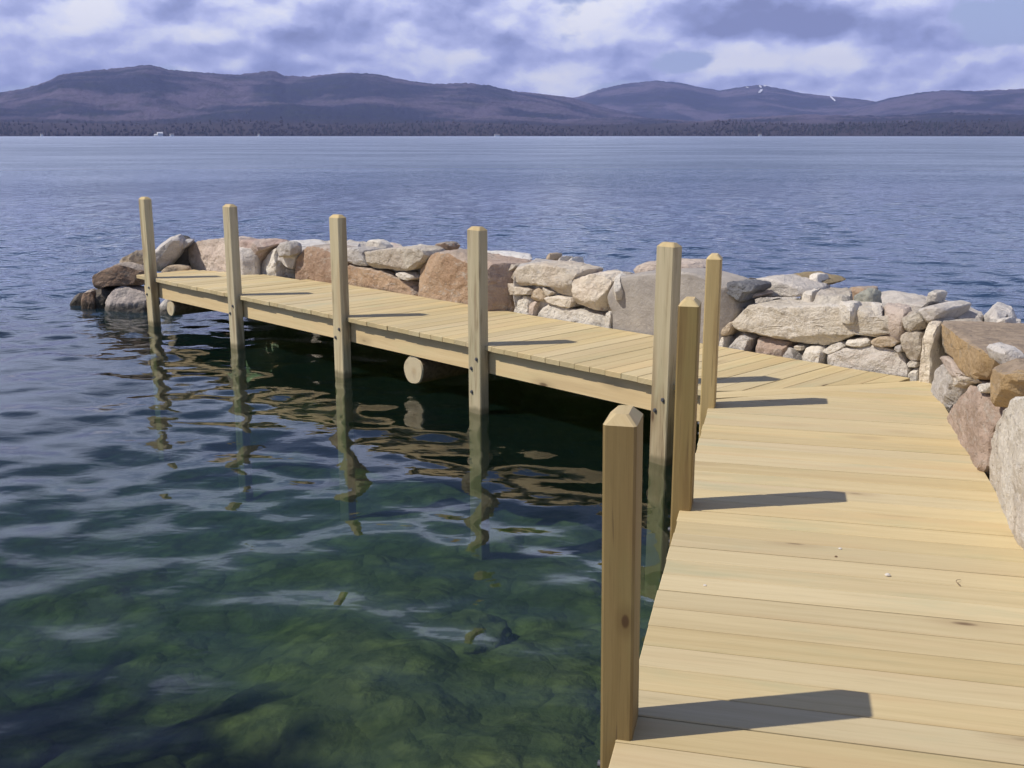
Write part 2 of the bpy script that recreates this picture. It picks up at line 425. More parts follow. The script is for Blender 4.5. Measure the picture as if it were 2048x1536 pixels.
# ---------------------------------------------------------------- the stones
def chaikin(P, it=1):
    for _ in range(it):
        Q = []
        for i in range(len(P)):
            a, b = P[i], P[(i + 1) % len(P)]
            Q += [(a[0] * .87 + b[0] * .13, a[1] * .87 + b[1] * .13), (a[0] * .13 + b[0] * .87, a[1] * .13 + b[1] * .87)]
        P = Q
    return P
def resample(P, n):
    P = np.array(P + [P[0]], float)
    seg = np.linalg.norm(np.diff(P, axis=0), axis=1)
    s = np.concatenate([[0], np.cumsum(seg)])
    t = np.linspace(0, s[-1], n, endpoint=False)
    return np.stack([np.interp(t, s, P[:, 0]), np.interp(t, s, P[:, 1])], -1)
def stone(name, A, B, N, O, poly, D, mat, label, seed, res=0.016, rough=1.0):
    """A boulder whose face follows poly in the plane (A, B) through O; N points out of the wall, D is its depth."""
    rng = random.Random(seed)
    poly = np.array(poly, float)
    per = np.linalg.norm(poly - np.roll(poly, 1, 0), axis=1).sum()
    n = int(max(26, min(150, per / res)))
    ring = resample(chaikin([tuple(q) for q in poly], 1), n)
    x, y = ring[:, 0], ring[:, 1]; x2, y2 = np.roll(x, -1), np.roll(y, -1)
    cr = x * y2 - x2 * y; a = cr.sum() / 2
    if abs(a) < 1e-6: a = 1e-6
    c = np.array([((x + x2) * cr).sum(), ((y + y2) * cr).sum()]) / (6 * a)
    size = ring.max(0) - ring.min(0); mn = float(min(size)); mx = float(max(size))
    D = max(D, mn * .8)
    rr = min(0.13 * mn, D * 0.3, 0.03)                     # edge rounding
    K = int(max(5, min(34, mn * .5 / res)))
    rings = []
    for i in range(1, K + 1):                                # front: flat, rounding over at the rim
        t = i / K
        rings.append((t, -rr * (1 - math.sqrt(max(0, 1 - t ** 16)))))
    ks = int(max(3, min(24, (D - rr) / (res * 1.6))))
    for i in range(1, ks + 1):
        t = i / ks
        rings.append((1.0 + 0.03 * math.sin(t * math.pi) - 0.14 * max(0, t - .6) / .4, -rr - (D - rr) * t * .94))
    rings.append((0.5, -D))
    V = [O + A * c[0] + B * c[1]]
    for s, w in rings:
        q = c + (ring - c) * s
        V += [O + A * float(p[0]) + B * float(p[1]) + N * w for p in q]
    V.append(O + A * c[0] + B * c[1] - N * D)
    F = []
    if a > 0: order = lambda f: f
    else: order = lambda f: f[::-1]
    for i in range(n): F.append(order((0, 1 + i, 1 + (i + 1) % n)))
    for r_ in range(len(rings) - 1):
        b0, b1 = 1 + r_ * n, 1 + (r_ + 1) * n
        for i in range(n):
            j = (i + 1) % n
            F.append(order((b0 + i, b1 + i, b1 + j, b0 + j)))
    last = len(V) - 1; b0 = 1 + (len(rings) - 1) * n
    for i in range(n): F.append(order((last, b0 + (i + 1) % n, b0 + i)))
    cen = O + A * c[0] + B * c[1] - N * (D * .4)
    # facets: broken planes across the face, then rubble-scale roughness
    P = np.array([v - cen for v in V])
    for q_ in range(12 if mn > .12 else 7):
        if q_ < 2:
            d = N + A * rng.uniform(-.22, .22) + B * rng.uniform(-.12, .30)
        elif q_ < 9:
            d = N * rng.uniform(.25, .8) + A * rng.uniform(-1, 1) + B * rng.uniform(-.9, 1.0)
        else:
            d = N * rng.uniform(-.5, .2) + A * rng.uniform(-.7, .7) + B * rng.uniform(.1, 1.0)
        d.normalize(); dv = np.array(d)
        h = P @ dv; top = h.max(); cut = top - (rng.uniform(.02, .10) if q_ < 2 else rng.uniform(.03, .17)) * min(mn, .35)
        over = np.clip(h - cut, 0, None)
        P -= np.outer(over * .96, dv)
    f1 = 1.6 / max(.12, mn); amp = .042 * min(mn, .45) * rough; sh = Vector((seed * 3.7, seed * 1.3, seed * 7.1))
    out = []
    for v in P:
        q = Vector(v)
        dd = mnoise.noise_vector(q * f1 + sh) * amp * .5 + mnoise.noise_vector(q * f1 * 3.1 + sh) * amp * .45 + mnoise.noise_vector(q * f1 * 8 + sh) * amp * .22
        rg = abs(mnoise.noise(q * f1 * 1.7 - sh)) + .5 * abs(mnoise.noise(q * f1 * 4.3 + sh)) + .3 * abs(mnoise.noise(q * f1 * 9 + sh))
        dl = q.length or 1
        out.append(q + dd - q / dl * rg * amp * .6 + mnoise.noise_vector(q * 30 + sh) * .0042 * rough)
    o = mesh_obj(name, out, F, SM[mat], smooth=True)
    o.data.set_sharp_from_angle(angle=R(24))
    o.location = cen
    tag(o, label, 'stone')
    return o
STONES = [
 ('boulder','e',13,0.6,'brown','big reddish brown boulder at the far tip of the jetty',[(-5.196,-0.249),(-5.171,-0.141),(-5.093,-0.06),(-4.997,-0.009),(-4.871,0.037),(-4.75,0.031),(-4.631,0.001),(-4.523,-0.045),(-4.507,-0.101),(-4.518,-0.239),(-4.65,-0.239),(-4.834,-0.244),(-4.977,-0.249),(-5.114,-0.295),(-5.185,-0.295)]),
 ('boulder','e',13.25,0.5,'tan','tan rock capping the brown boulder behind the last post',[(-4.965,0.002),(-4.94,0.054),(-4.875,0.095),(-4.779,0.131),(-4.683,0.172),(-4.622,0.167),(-4.572,0.141),(-4.548,0.054),(-4.57,-0.091),(-4.671,-0.06),(-4.739,-0.008),(-4.842,-0.003)]),
 ('boulder','e',12.9,0.6,'greydamp','rounded grey boulder half in the water beside the last post',[(-5.014,-0.465),(-4.993,-0.393),(-4.924,-0.301),(-4.86,-0.265),(-4.768,-0.245),(-4.649,-0.276),(-4.539,-0.296),(-4.451,-0.332),(-4.433,-0.495),(-4.464,-0.629),(-4.83,-0.629),(-5.009,-0.577)]),
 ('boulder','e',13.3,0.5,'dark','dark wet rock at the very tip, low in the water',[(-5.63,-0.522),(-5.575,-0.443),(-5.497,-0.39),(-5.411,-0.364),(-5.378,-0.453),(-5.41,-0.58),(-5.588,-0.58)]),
 ('boulder','e',13.15,0.4,'brown','small brown rock at the waterline between dark rock and grey boulder',[(-5.39,-0.462),(-5.364,-0.379),(-5.319,-0.337),(-5.255,-0.311),(-5.23,-0.379),(-5.207,-0.472),(-5.225,-0.556),(-5.391,-0.556)]),
 ('boulder','e',13.2,0.4,'dark','dark shaded rock wedged under the big brown boulder',[(-5.255,-0.334),(-5.148,-0.292),(-5.012,-0.277),(-4.888,-0.277),(-4.996,-0.334),(-5.086,-0.417),(-5.125,-0.501),(-5.14,-0.554),(-5.244,-0.554),(-5.244,-0.438)]),  # stone in the dark gaps, their shadow painted as a dark colour
 ('boulder','e',12.75,0.45,'whitedamp','white rock at the waterline behind the end log',[(-4.311,-0.471),(-4.267,-0.421),(-4.203,-0.37),(-4.124,-0.38),(-4.101,-0.471),(-4.137,-0.553),(-4.268,-0.563)]),
 ('boulder','e',12.72,0.5,'greylight','pale grey wedge shaped rock right of the last post',[(-4.32,0.203),(-4.264,0.282),(-4.15,0.356),(-3.999,0.395),(-3.973,0.351),(-3.967,0.292),(-4.003,0.203),(-4.059,0.114),(-4.123,0.054),(-4.197,-0.01),(-4.269,-0.04),(-4.328,-0.035),(-4.339,0.084)]),
 ('boulder','e',13.1,0.4,'dark','dark shaded rock behind the grey wedge and the pink block',[(-4.13,0.345),(-4.079,0.345),(-4.01,0.32),(-3.954,0.234),(-3.985,0.091),(-3.976,-0.072),(-4.242,-0.072),(-4.29,-0.042),(-4.202,0.05),(-4.133,0.162)]),  # fills a shadowed gap; the shade is put into its dark colour
 ('boulder','e',12.9,0.25,'greylight','small grey rock in the notch between wedge and pink block',[(-4.029,0.264),(-4,0.314),(-3.939,0.334),(-3.874,0.324),(-3.945,0.244),(-3.997,0.214)]),
 ('boulder','e',12.62,0.25,'tan','low flat rock on the deck under the grey wedge',[(-4.196,-0.027),(-4.102,0.047),(-3.983,0.056),(-3.866,0.032),(-3.846,-0.027),(-4.088,-0.042)]),
 ('wall_stone','w',6.28,0.6,'pinkbeige','large pinkish beige block behind the second post from the end',[(-12.382,0.156),(-12.254,0.24),(-12.03,0.304),(-11.644,0.361),(-11.335,0.387),(-11.212,0.263),(-11.217,0.029),(-11.283,-0.048),(-12.204,-0.126),(-12.233,0.032),(-12.301,0.088)]),
 ('wall_stone','w',6.42,0.5,'pinkspeck','pink speckled stone just right of the second post',[(-11.507,0.349),(-11.251,0.366),(-10.915,0.378),(-10.677,0.383),(-10.76,0.303),(-10.851,0.262),(-10.916,0.159),(-10.967,0.097),(-11.048,-0.038),(-11.266,-0.064),(-11.498,-0.068)]),
 ('wall_stone','w',6.5,0.4,'white','pale cone shaped stone on the deck beside the pink speckled stone',[(-11.168,-0.046),(-11.104,0.027),(-10.966,0.128),(-10.888,0.215),(-10.742,0.299),(-10.66,0.312),(-10.678,0.26),(-10.656,0.212),(-10.629,0.141),(-10.601,0.078),(-10.584,-0.022),(-10.831,-0.045),(-11.141,-0.059)]),
 ('wall_stone','w',6.56,0.4,'greylight','grey triangular stone tucked between pale cone and brown boulder',[(-10.784,0.248),(-10.692,0.284),(-10.542,0.313),(-10.41,0.323),(-10.334,0.304),(-10.305,0.256),(-10.311,0.192),(-10.365,0.087),(-10.444,0.087),(-10.533,0.126),(-10.636,0.165),(-10.741,0.2)]),
 ('wall_stone','w',6.62,0.2,'white','small white broken stone in the hole below the grey triangle',[(-10.808,0.08),(-10.707,0.147),(-10.603,0.105),(-10.533,0.067),(-10.564,0.02),(-10.602,-0.034),(-10.793,-0.052)]),
 ('wall_stone','w',6.58,0.6,'brown','brown boulder with scarred face behind the third post',[(-10.384,0.112),(-10.336,0.188),(-10.24,0.253),(-10.203,0.319),(-10.13,0.36),(-9.88,0.374),(-9.651,0.367),(-9.523,0.343),(-9.495,0.23),(-9.508,0.024),(-9.786,-0.003),(-10.16,-0.018),(-10.352,-0.007),(-10.38,0.055)]),
 ('wall_stone','w',6.72,0.3,'dark','small dark stone above the gap left of the brown boulder',[(-10.61,0.293),(-10.503,0.319),(-10.412,0.311),(-10.444,0.233),(-10.538,0.211),(-10.588,0.244)]),
 ('wall_stone','w',6.68,0.45,'greylight','light grey stone right of the third post, top row',[(-9.537,0.376),(-9.351,0.39),(-9.226,0.374),(-9.222,0.333),(-9.184,0.27),(-9.152,0.215),(-9.319,0.209),(-9.547,0.224)]),
 ('wall_stone','w',6.68,0.5,'greytan','big grey tan boulder with dark right end on orange stone',[(-9.228,0.341),(-9.13,0.373),(-8.885,0.416),(-8.674,0.444),(-8.357,0.471),(-8.222,0.45),(-8.194,0.398),(-8.226,0.342),(-8.364,0.26),(-8.453,0.228),(-8.619,0.213),(-8.788,0.214),(-9.03,0.201),(-9.138,0.217),(-9.203,0.285)]),
 ('wall_stone','w',6.68,0.5,'orange','long low orange brown stone sloping down along the deck',[(-9.534,0.204),(-9.334,0.2),(-9.139,0.196),(-8.922,0.186),(-8.726,0.148),(-8.559,0.123),(-8.419,0.113),(-8.37,0.078),(-8.298,0.006),(-8.299,-0.025),(-8.501,-0.027),(-8.853,-0.048),(-9.097,-0.044),(-9.549,-0.052)]),
 ('wall_stone','w',6.68,0.3,'white','small white wedge under the grey tan boulder',[(-8.64,0.184),(-8.543,0.206),(-8.479,0.208),(-8.379,0.184),(-8.362,0.154),(-8.444,0.13),(-8.558,0.143)]),
 ('wall_stone','w',6.68,0.55,'orange','tall rough orange boulder behind the fourth post',[(-8.401,0.217),(-8.377,0.251),(-8.239,0.317),(-8.176,0.369),(-8.054,0.44),(-7.959,0.466),(-7.705,0.478),(-7.268,0.377),(-7.158,0.359),(-7.07,0.306),(-7.031,0.25),(-6.993,0.152),(-6.959,0.116),(-6.916,0.033),(-6.882,-0.011),(-7.251,-0.026),(-7.865,-0.032),(-8.299,-0.025),(-8.323,0.012),(-8.358,0.079),(-8.368,0.157)]),
 ('wall_stone','w',6.85,0.3,'white','small white stone on the left shoulder of the orange boulder',[(-8.422,0.328),(-8.383,0.386),(-8.283,0.421),(-8.223,0.41),(-8.273,0.363),(-8.398,0.31)]),
 ('wall_stone','w',6.72,0.35,'greytan','grey stone between orange boulder and long beige lintel stone',[(-7.141,0.401),(-7.102,0.391),(-6.967,0.416),(-6.919,0.403),(-6.986,0.351),(-7.02,0.281),(-7.015,0.251),(-7.064,0.249),(-7.103,0.3),(-7.132,0.338)]),
 ('wall_stone','w',6.75,0.3,'brown','small red brown stone on top of the orange boulder',[(-7.318,0.394),(-7.233,0.405),(-7.168,0.4),(-7.164,0.353),(-7.233,0.353),(-7.313,0.36)]),
 ('wall_stone','w',6.68,0.5,'beige','long beige lintel stone with smooth rounded left end',[(-6.976,0.282),(-6.973,0.322),(-6.935,0.379),(-6.868,0.411),(-6.718,0.45),(-6.545,0.465),(-6.367,0.454),(-6.151,0.435),(-6.163,0.384),(-6.188,0.338),(-6.178,0.263),(-6.203,0.194),(-6.303,0.199),(-6.382,0.216),(-6.422,0.26),(-6.516,0.262),(-6.681,0.257),(-6.821,0.23),(-6.935,0.242)]),
 ('wall_stone','w',6.68,0.35,'beige','flat beige stone below the left end of the lintel stone',[(-7.002,0.219),(-6.973,0.252),(-6.906,0.235),(-6.83,0.223),(-6.736,0.227),(-6.648,0.215),(-6.676,0.172),(-6.773,0.161),(-6.906,0.145),(-6.973,0.131),(-7.002,0.161)]),
 ('wall_stone','w',6.68,0.25,'tan','tiny tan stone left of the flat beige stone',[(-7.046,0.238),(-7.007,0.259),(-6.975,0.252),(-7.007,0.191),(-7.033,0.216)]),
 ('wall_stone','w',6.68,0.3,'tan','brown oval stone in the middle of the small stones under the lintel',[(-6.68,0.145),(-6.653,0.201),(-6.58,0.246),(-6.525,0.227),(-6.493,0.185),(-6.52,0.146),(-6.588,0.121),(-6.652,0.122)]),
 ('wall_stone','w',6.68,0.3,'beige','small wedge stone between oval stone and lens stone',[(-6.53,0.261),(-6.462,0.24),(-6.395,0.221),(-6.417,0.19),(-6.484,0.183)]),
 ('wall_stone','w',6.68,0.35,'beige','lens shaped beige stone under the right half of the lintel',[(-6.517,0.156),(-6.462,0.177),(-6.355,0.201),(-6.19,0.193),(-6.168,0.162),(-6.197,0.108),(-6.275,0.106),(-6.407,0.115),(-6.497,0.131)]),
 ('wall_stone','w',6.68,0.4,'white','blocky white stone on the deck under the flat beige stone',[(-6.94,0.121),(-6.83,0.151),(-6.689,0.151),(-6.675,0.12),(-6.684,-0.001),(-6.811,-0.016),(-6.877,-0.013),(-6.916,0.053)]),
 ('wall_stone','w',6.68,0.3,'pinkbeige','thin upright pink stone beside the blocky white stone',[(-6.682,0.079),(-6.643,0.118),(-6.602,0.115),(-6.62,0.06),(-6.628,-0.007),(-6.681,-0.014)]),
 ('wall_stone','w',6.68,0.4,'white','long white stone with grey pits along the deck edge',[(-6.616,-0.006),(-6.597,0.076),(-6.551,0.108),(-6.461,0.112),(-6.319,0.104),(-6.205,0.1),(-6.094,0.104),(-5.976,0.086),(-5.893,0.078),(-5.803,0.073),(-5.781,0.007),(-5.9,0.008),(-6.025,0.002),(-6.273,-0.004),(-6.451,-0.006)]),
 ('wall_stone','w',6.68,0.5,'beige','square beige block with a crease across its face',[(-6.182,0.351),(-6.108,0.386),(-6.025,0.417),(-5.901,0.427),(-5.792,0.431),(-5.775,0.402),(-5.787,0.34),(-5.796,0.284),(-5.784,0.217),(-5.769,0.157),(-5.776,0.126),(-5.82,0.107),(-5.902,0.103),(-5.994,0.124),(-6.069,0.141),(-6.146,0.14),(-6.168,0.175),(-6.184,0.262)]),
 ('wall_stone','w',6.68,0.3,'white','small pale wedge at the foot of the big grey slab',[(-5.78,0.116),(-5.732,0.14),(-5.718,0.083),(-5.728,0.008),(-5.781,0.013)]),
 ('wall_stone','w',6.68,0.55,'slab','big smooth grey slab standing behind the two inner posts',[(-5.796,0.295),(-5.785,0.393),(-5.651,0.43),(-5.503,0.464),(-5.282,0.497),(-5.046,0.525),(-4.935,0.533),(-4.816,0.511),(-4.655,0.488),(-4.587,0.47),(-4.597,0.381),(-4.582,0.32),(-4.572,0.27),(-4.597,0.166),(-4.63,0.091),(-4.633,0.007),(-4.982,-0.002),(-5.28,-0.001),(-5.558,-0.004),(-5.715,-0.003),(-5.724,0.136),(-5.765,0.173)]),
 ('wall_stone','w',6.74,0.35,'darkgrey','rough dark grey block on the right shoulder of the grey slab',[(-4.705,0.478),(-4.585,0.483),(-4.452,0.484),(-4.411,0.469),(-4.42,0.431),(-4.476,0.4),(-4.502,0.341),(-4.575,0.32),(-4.63,0.359),(-4.685,0.404)]),
 ('wall_stone','w',7.15,0.45,'pinkbeige','rounded boulder rising behind the big grey slab',[(-5.9,0.411),(-5.865,0.465),(-5.801,0.495),(-5.729,0.508),(-5.64,0.519),(-5.404,0.537),(-5.336,0.527),(-5.275,0.495),(-5.24,0.47),(-5.391,0.436),(-5.653,0.405),(-5.798,0.392),(-5.88,0.384)]),
 ('cap_stone','t',0.44,0.2,'white','flat white stone beside the rounded boulder, behind square block',[(-5.671,6.662),(-5.853,6.949),(-5.838,7.03),(-5.712,6.933),(-5.583,6.715),(-5.594,6.591)]),
 ('wall_stone','w',6.68,0.55,'bigwhite','largest white block with chipped face, right of the grey slab',[(-4.573,0.238),(-4.567,0.27),(-4.511,0.301),(-4.393,0.332),(-4.311,0.352),(-4.229,0.357),(-4.121,0.354),(-4.023,0.374),(-3.895,0.394),(-3.739,0.411),(-3.557,0.421),(-3.439,0.424),(-3.388,0.366),(-3.321,0.383),(-3.276,0.356),(-3.214,0.355),(-3.194,0.32),(-3.222,0.288),(-3.31,0.255),(-3.411,0.225),(-3.342,0.238),(-3.422,0.224),(-3.512,0.229),(-3.6,0.196),(-3.658,0.16),(-3.73,0.121),(-3.843,0.111),(-3.971,0.099),(-4.051,0.101),(-4.172,0.114),(-4.283,0.122),(-4.353,0.131),(-4.452,0.136),(-4.532,0.144)]),
 ('wall_stone','w',6.68,0.25,'tan','small upright oval stone at the left end of the big white block',[(-4.634,0.076),(-4.614,0.128),(-4.577,0.186),(-4.542,0.181),(-4.536,0.151),(-4.562,0.107),(-4.593,0.072)]),
 ('wall_stone','w',6.68,0.2,'white','tiny white stone on the deck below the upright oval',[(-4.635,0.007),(-4.633,0.061),(-4.593,0.068),(-4.575,0.016)]),
 ('wall_stone','w',6.68,0.35,'greylight','grey five sided stone under the left end of the white block',[(-4.577,0.04),(-4.559,0.111),(-4.523,0.129),(-4.381,0.123),(-4.348,0.114),(-4.374,0.065),(-4.431,0.011),(-4.502,-0.005),(-4.56,-0.001)]),
 ('wall_stone','w',6.68,0.35,'pink','pink flat stone under the big white block',[(-4.367,0.081),(-4.302,0.105),(-4.158,0.101),(-4.053,0.089),(-4.068,0.066),(-4.102,0.013),(-4.178,-0.01),(-4.261,-0.01),(-4.336,0.022)]),
 ('wall_stone','w',6.68,0.3,'greylight','small grey stone right of the pink stone at deck level',[(-4.102,0.016),(-4.082,0.067),(-4.043,0.077),(-3.975,0.059),(-3.888,0.018),(-3.991,-0),(-4.084,-0.002)]),
 ('wall_stone','w',6.68,0.2,'beige','tiny stone squeezed under the middle of the white block',[(-4,0.084),(-3.932,0.091),(-3.929,0.056),(-3.969,0.058)]),
 ('wall_stone','w',6.68,0.35,'white','chunky cream stone with shaded underside, lowest of the small row',[(-3.936,0.064),(-3.88,0.095),(-3.792,0.115),(-3.744,0.097),(-3.76,0.066),(-3.807,0.015),(-3.867,0.004),(-3.905,0.03)]),
 ('wall_stone','w',6.68,0.3,'white','tilted white stone leaning up to the right under the block',[(-3.77,0.082),(-3.706,0.133),(-3.646,0.16),(-3.605,0.146),(-3.618,0.118),(-3.677,0.081),(-3.725,0.061)]),
 ('wall_stone','w',6.68,0.3,'white','white stone with notched top in the small row',[(-3.606,0.154),(-3.584,0.189),(-3.539,0.19),(-3.505,0.213),(-3.452,0.22),(-3.423,0.199),(-3.421,0.169),(-3.476,0.15),(-3.565,0.139)]),
 ('wall_stone','w',6.68,0.3,'tan','flat tan stone at the right end of the small row',[(-3.422,0.197),(-3.377,0.233),(-3.309,0.248),(-3.254,0.236),(-3.224,0.213),(-3.245,0.188),(-3.314,0.171),(-3.39,0.174)]),
 ('wall_stone','w',6.68,0.2,'greylight','tiny grey stone between tan stone and faceted upright stone',[(-3.249,0.172),(-3.22,0.2),(-3.189,0.197),(-3.181,0.165),(-3.199,0.149)]),
 ('wall_stone','w',6.68,0.45,'pale','long pale grey stone at the deck under the small row',[(-3.81,0.006),(-3.75,0.053),(-3.654,0.102),(-3.565,0.135),(-3.418,0.169),(-3.407,0.174),(-3.285,0.164),(-3.205,0.148),(-3.16,0.12),(-3.145,0.078),(-3.129,-0.011),(-3.23,-0.012),(-3.345,-0.019),(-3.324,0.024),(-3.708,-0.007)]),
 ('wall_stone','w',6.68,0.4,'greytan','round grey tan stone at the right end of the white block',[(-3.217,0.36),(-3.205,0.404),(-3.174,0.43),(-3.136,0.437),(-3.088,0.424),(-3.049,0.376),(-3.054,0.332),(-3.113,0.301),(-3.179,0.303),(-3.21,0.328)]),
 ('wall_stone','w',6.68,0.35,'greytan','faceted upright stone below the round stone',[(-3.211,0.232),(-3.195,0.288),(-3.146,0.304),(-3.063,0.304),(-3.058,0.229),(-3.062,0.115),(-3.111,0.1),(-3.152,0.114),(-3.179,0.166),(-3.206,0.211)]),
 ('wall_stone','w',6.68,0.2,'white','tiny white chip under the faceted upright stone',[(-3.14,0.085),(-3.118,0.109),(-3.077,0.099),(-3.078,0.065),(-3.124,0.06)]),
 ('wall_stone','w',6.68,0.2,'white','small white block on the deck in the wall corner',[(-3.125,0.041),(-3.096,0.056),(-3.061,0.059),(-3.053,0.001),(-3.121,-0.005)]),
 ('wall_stone','w',6.6,0.45,'cream','tall cream coloured upright stone in the wall corner',[(-3.006,-0.011),(-3.016,0.062),(-3.012,0.196),(-3.013,0.374),(-2.976,0.4),(-2.928,0.39),(-2.927,0.318),(-2.945,0.205),(-2.943,0.153),(-2.931,0.06),(-2.93,-0.027),(-2.982,-0.028)]),
 ('wall_stone','w',6.66,0.5,'pale','pink white cap stone on top of the corner upright',[(-3.095,0.454),(-3.054,0.476),(-2.991,0.489),(-2.913,0.473),(-2.928,0.44),(-2.955,0.385),(-3.033,0.362),(-3.057,0.419)]),
 ('wall_stone','r',0.985,0.4,'greylight','flat grey panel stone next to the corner upright',[(7.033,0.172),(6.848,0.231),(6.488,0.26),(6.422,0.231),(6.299,0.211),(6.352,0.182),(6.336,0.117),(6.406,0.038),(6.729,0.004),(6.955,-0.004),(6.983,0.074)]),
 ('wall_stone','r',0.985,0.35,'pinkbeige','rough pinkish stone on top of the grey panel stone',[(6.849,0.233),(6.637,0.285),(6.323,0.322),(6.158,0.297),(6.048,0.305),(6.026,0.292),(6.277,0.225),(6.438,0.232),(6.534,0.255)]),
 ('wall_stone','r',0.985,0.95,'orange2','broad slab with orange face and brown flat top',[(6.97,0.414),(6.906,0.455),(6.625,0.473),(6.179,0.495),(5.84,0.514),(5.493,0.535),(5.435,0.511),(5.47,0.456),(5.531,0.403),(5.672,0.357),(5.981,0.309),(6.178,0.306),(6.37,0.324),(6.551,0.307),(6.777,0.314),(6.879,0.36)]),
 ('wall_stone','r',0.985,0.3,'beige','small beige stone below the orange slab',[(6.288,0.218),(6.052,0.289),(5.739,0.345),(5.632,0.351),(5.815,0.301),(5.925,0.262),(6.143,0.203),(6.273,0.194)]),
 ('wall_stone','r',0.985,0.25,'white','small bright white stone between orange slabs',[(5.48,0.374),(5.335,0.411),(5.206,0.444),(5.183,0.422),(5.255,0.384),(5.389,0.353),(5.481,0.355)]),
 ('wall_stone','r',0.985,0.9,'orange2','tan orange block with squared end, nearer than the broad slab',[(5.262,0.544),(5.176,0.571),(4.979,0.578),(4.93,0.57),(4.92,0.518),(4.966,0.495),(4.967,0.441),(5.021,0.371),(5.181,0.338),(5.247,0.413)]),
 ('cap_stone','e',4.75,0.22,'greylight','rounded grey stone lying on the tan orange block',[(2.24,0.582),(2.256,0.606),(2.292,0.614),(2.332,0.608),(2.348,0.564),(2.342,0.519),(2.299,0.511),(2.264,0.53)]),
 ('wall_stone','r',0.985,0.5,'pink','large pink brown boulder leaning against the deck',[(6.455,-0.068),(6.322,0.12),(6.042,0.232),(5.568,0.354),(5.398,0.352),(5.225,0.355),(5.155,0.31),(5.216,0.219),(5.212,0.15),(5.185,0.042),(5.393,-0.011),(5.678,-0.004),(6.029,-0.016)]),
 ('wall_stone','r',0.985,0.8,'white2','nearest large rough white boulder at the deck edge',[(5.19,-0.011),(5.214,0.111),(5.167,0.282),(5.121,0.319),(4.846,0.435),(4.809,0.473),(4.616,0.519),(4.339,0.59),(3.81,0.529),(3.643,0.173),(3.795,-0.084),(4.004,-0.077),(4.242,-0.06),(4.44,-0.067),(4.64,-0.053),(4.834,-0.027),(4.94,-0.005)]),
 ('cap_stone','t',0.3,0.2,'whitetop','broad white flat stone on top behind the brown boulder',[(-11.35,7.103),(-11.472,7.271),(-11.34,7.624),(-11.113,7.582),(-10.239,7.007),(-10.501,6.993),(-10.647,6.916),(-10.621,6.838),(-10.922,6.876)]),
 ('cap_stone','t',0.3,0.2,'pale','pale cap slab behind the pink speckled stone',[(-12.21,6.812),(-12.148,6.938),(-11.706,7.054),(-11.466,7.041),(-11.13,6.824),(-10.996,6.587),(-10.857,6.42),(-10.957,6.266),(-11.307,6.318)]),
 ('cap_stone','w',6.45,0.2,'greylight','small grey loose stone between the two pale cap slabs',[(-10.53,0.336),(-10.479,0.379),(-10.372,0.402),(-10.268,0.414),(-10.2,0.385),(-10.229,0.348),(-10.366,0.327),(-10.493,0.307)]),
 ('cap_stone','t',0.35,0.2,'greylight','grey loose stone on top just right of the third post',[(-10.512,7.389),(-10.469,7.574),(-10.07,7.372),(-9.669,7.087),(-9.713,6.981),(-9.826,6.925)]),
 ('cap_stone','w',7,0.2,'white','small white peaked stone between grey and pinkish cap stones',[(-9.583,0.422),(-9.446,0.455),(-9.279,0.449),(-9.225,0.41),(-9.366,0.366),(-9.55,0.369)]),
 ('cap_stone','t',0.35,0.2,'pinkbeige','pinkish cap stone behind the grey tan boulder',[(-10.079,7.603),(-9.978,7.802),(-9.541,7.593),(-9.282,7.365),(-9.422,7.256),(-9.598,7.283)]),
 ('cap_stone','t',0.35,0.15,'white','jagged white slab leaning toward the orange boulder',[(-9.276,7.251),(-9.431,7.517),(-9.619,7.863),(-9.711,8.105),(-9.294,7.785),(-9.162,7.488),(-9.042,7.259)]),
 ('cap_stone','w',7.3,0.2,'brown','small reddish brown stone at the back edge, left of fourth post',[(-8.734,0.436),(-8.644,0.459),(-8.53,0.47),(-8.487,0.434),(-8.595,0.401),(-8.722,0.4)]),
 ('cap_stone','t',0.35,0.2,'greylight','grey flat stones edge stone behind the orange boulder',[(-9.024,7.452),(-9.074,7.64),(-9.083,7.876),(-8.833,7.888),(-8.5,7.59),(-8.645,7.44),(-8.761,7.32)]),
 ('cap_stone','t',0.43,0.2,'pink','flat reddish cap slab right of the fourth post',[(-7.859,7.135),(-7.807,7.317),(-7.474,7.15),(-7.148,7.166),(-7.028,7.113),(-6.941,6.845),(-6.952,6.669),(-7.057,6.496),(-7.187,6.525)]),
 ('cap_stone','t',0.4,0.2,'whitetop','white back edge slab behind the reddish cap slab',[(-8.39,7.619),(-8.227,7.679),(-8.051,7.723),(-7.882,7.772),(-7.665,7.71),(-7.369,7.417),(-7.628,7.318),(-7.963,7.483),(-8.125,7.469)]),
 ('cap_stone','t',0.43,0.2,'greylight','grey cap slab behind the long lintel stone',[(-6.883,6.676),(-6.901,6.862),(-7.154,7.25),(-7.177,7.456),(-6.916,7.406),(-6.639,7.258),(-6.335,6.927),(-6.392,6.753),(-6.575,6.757),(-6.802,6.8)]),
 ('cap_stone','w',7.35,0.2,'tan','small pointed stone standing on the grey cap slab',[(-7.168,0.425),(-7.104,0.463),(-7.07,0.456),(-7.089,0.424)]),
 ('cap_stone','w',7.35,0.2,'white','small white pointed chip at the back edge',[(-7.007,0.413),(-6.938,0.458),(-6.925,0.427)]),
 ('cap_stone','w',7.38,0.2,'white','second white chip on the back edge, farther right',[(-6.878,0.418),(-6.845,0.453),(-6.793,0.418)]),
 ('cap_stone','t',0.4,0.15,'white','thin white strip stone along the back edge',[(-7.069,7.497),(-6.901,7.492),(-6.662,7.395),(-6.558,7.254),(-6.748,7.306),(-6.903,7.342)]),
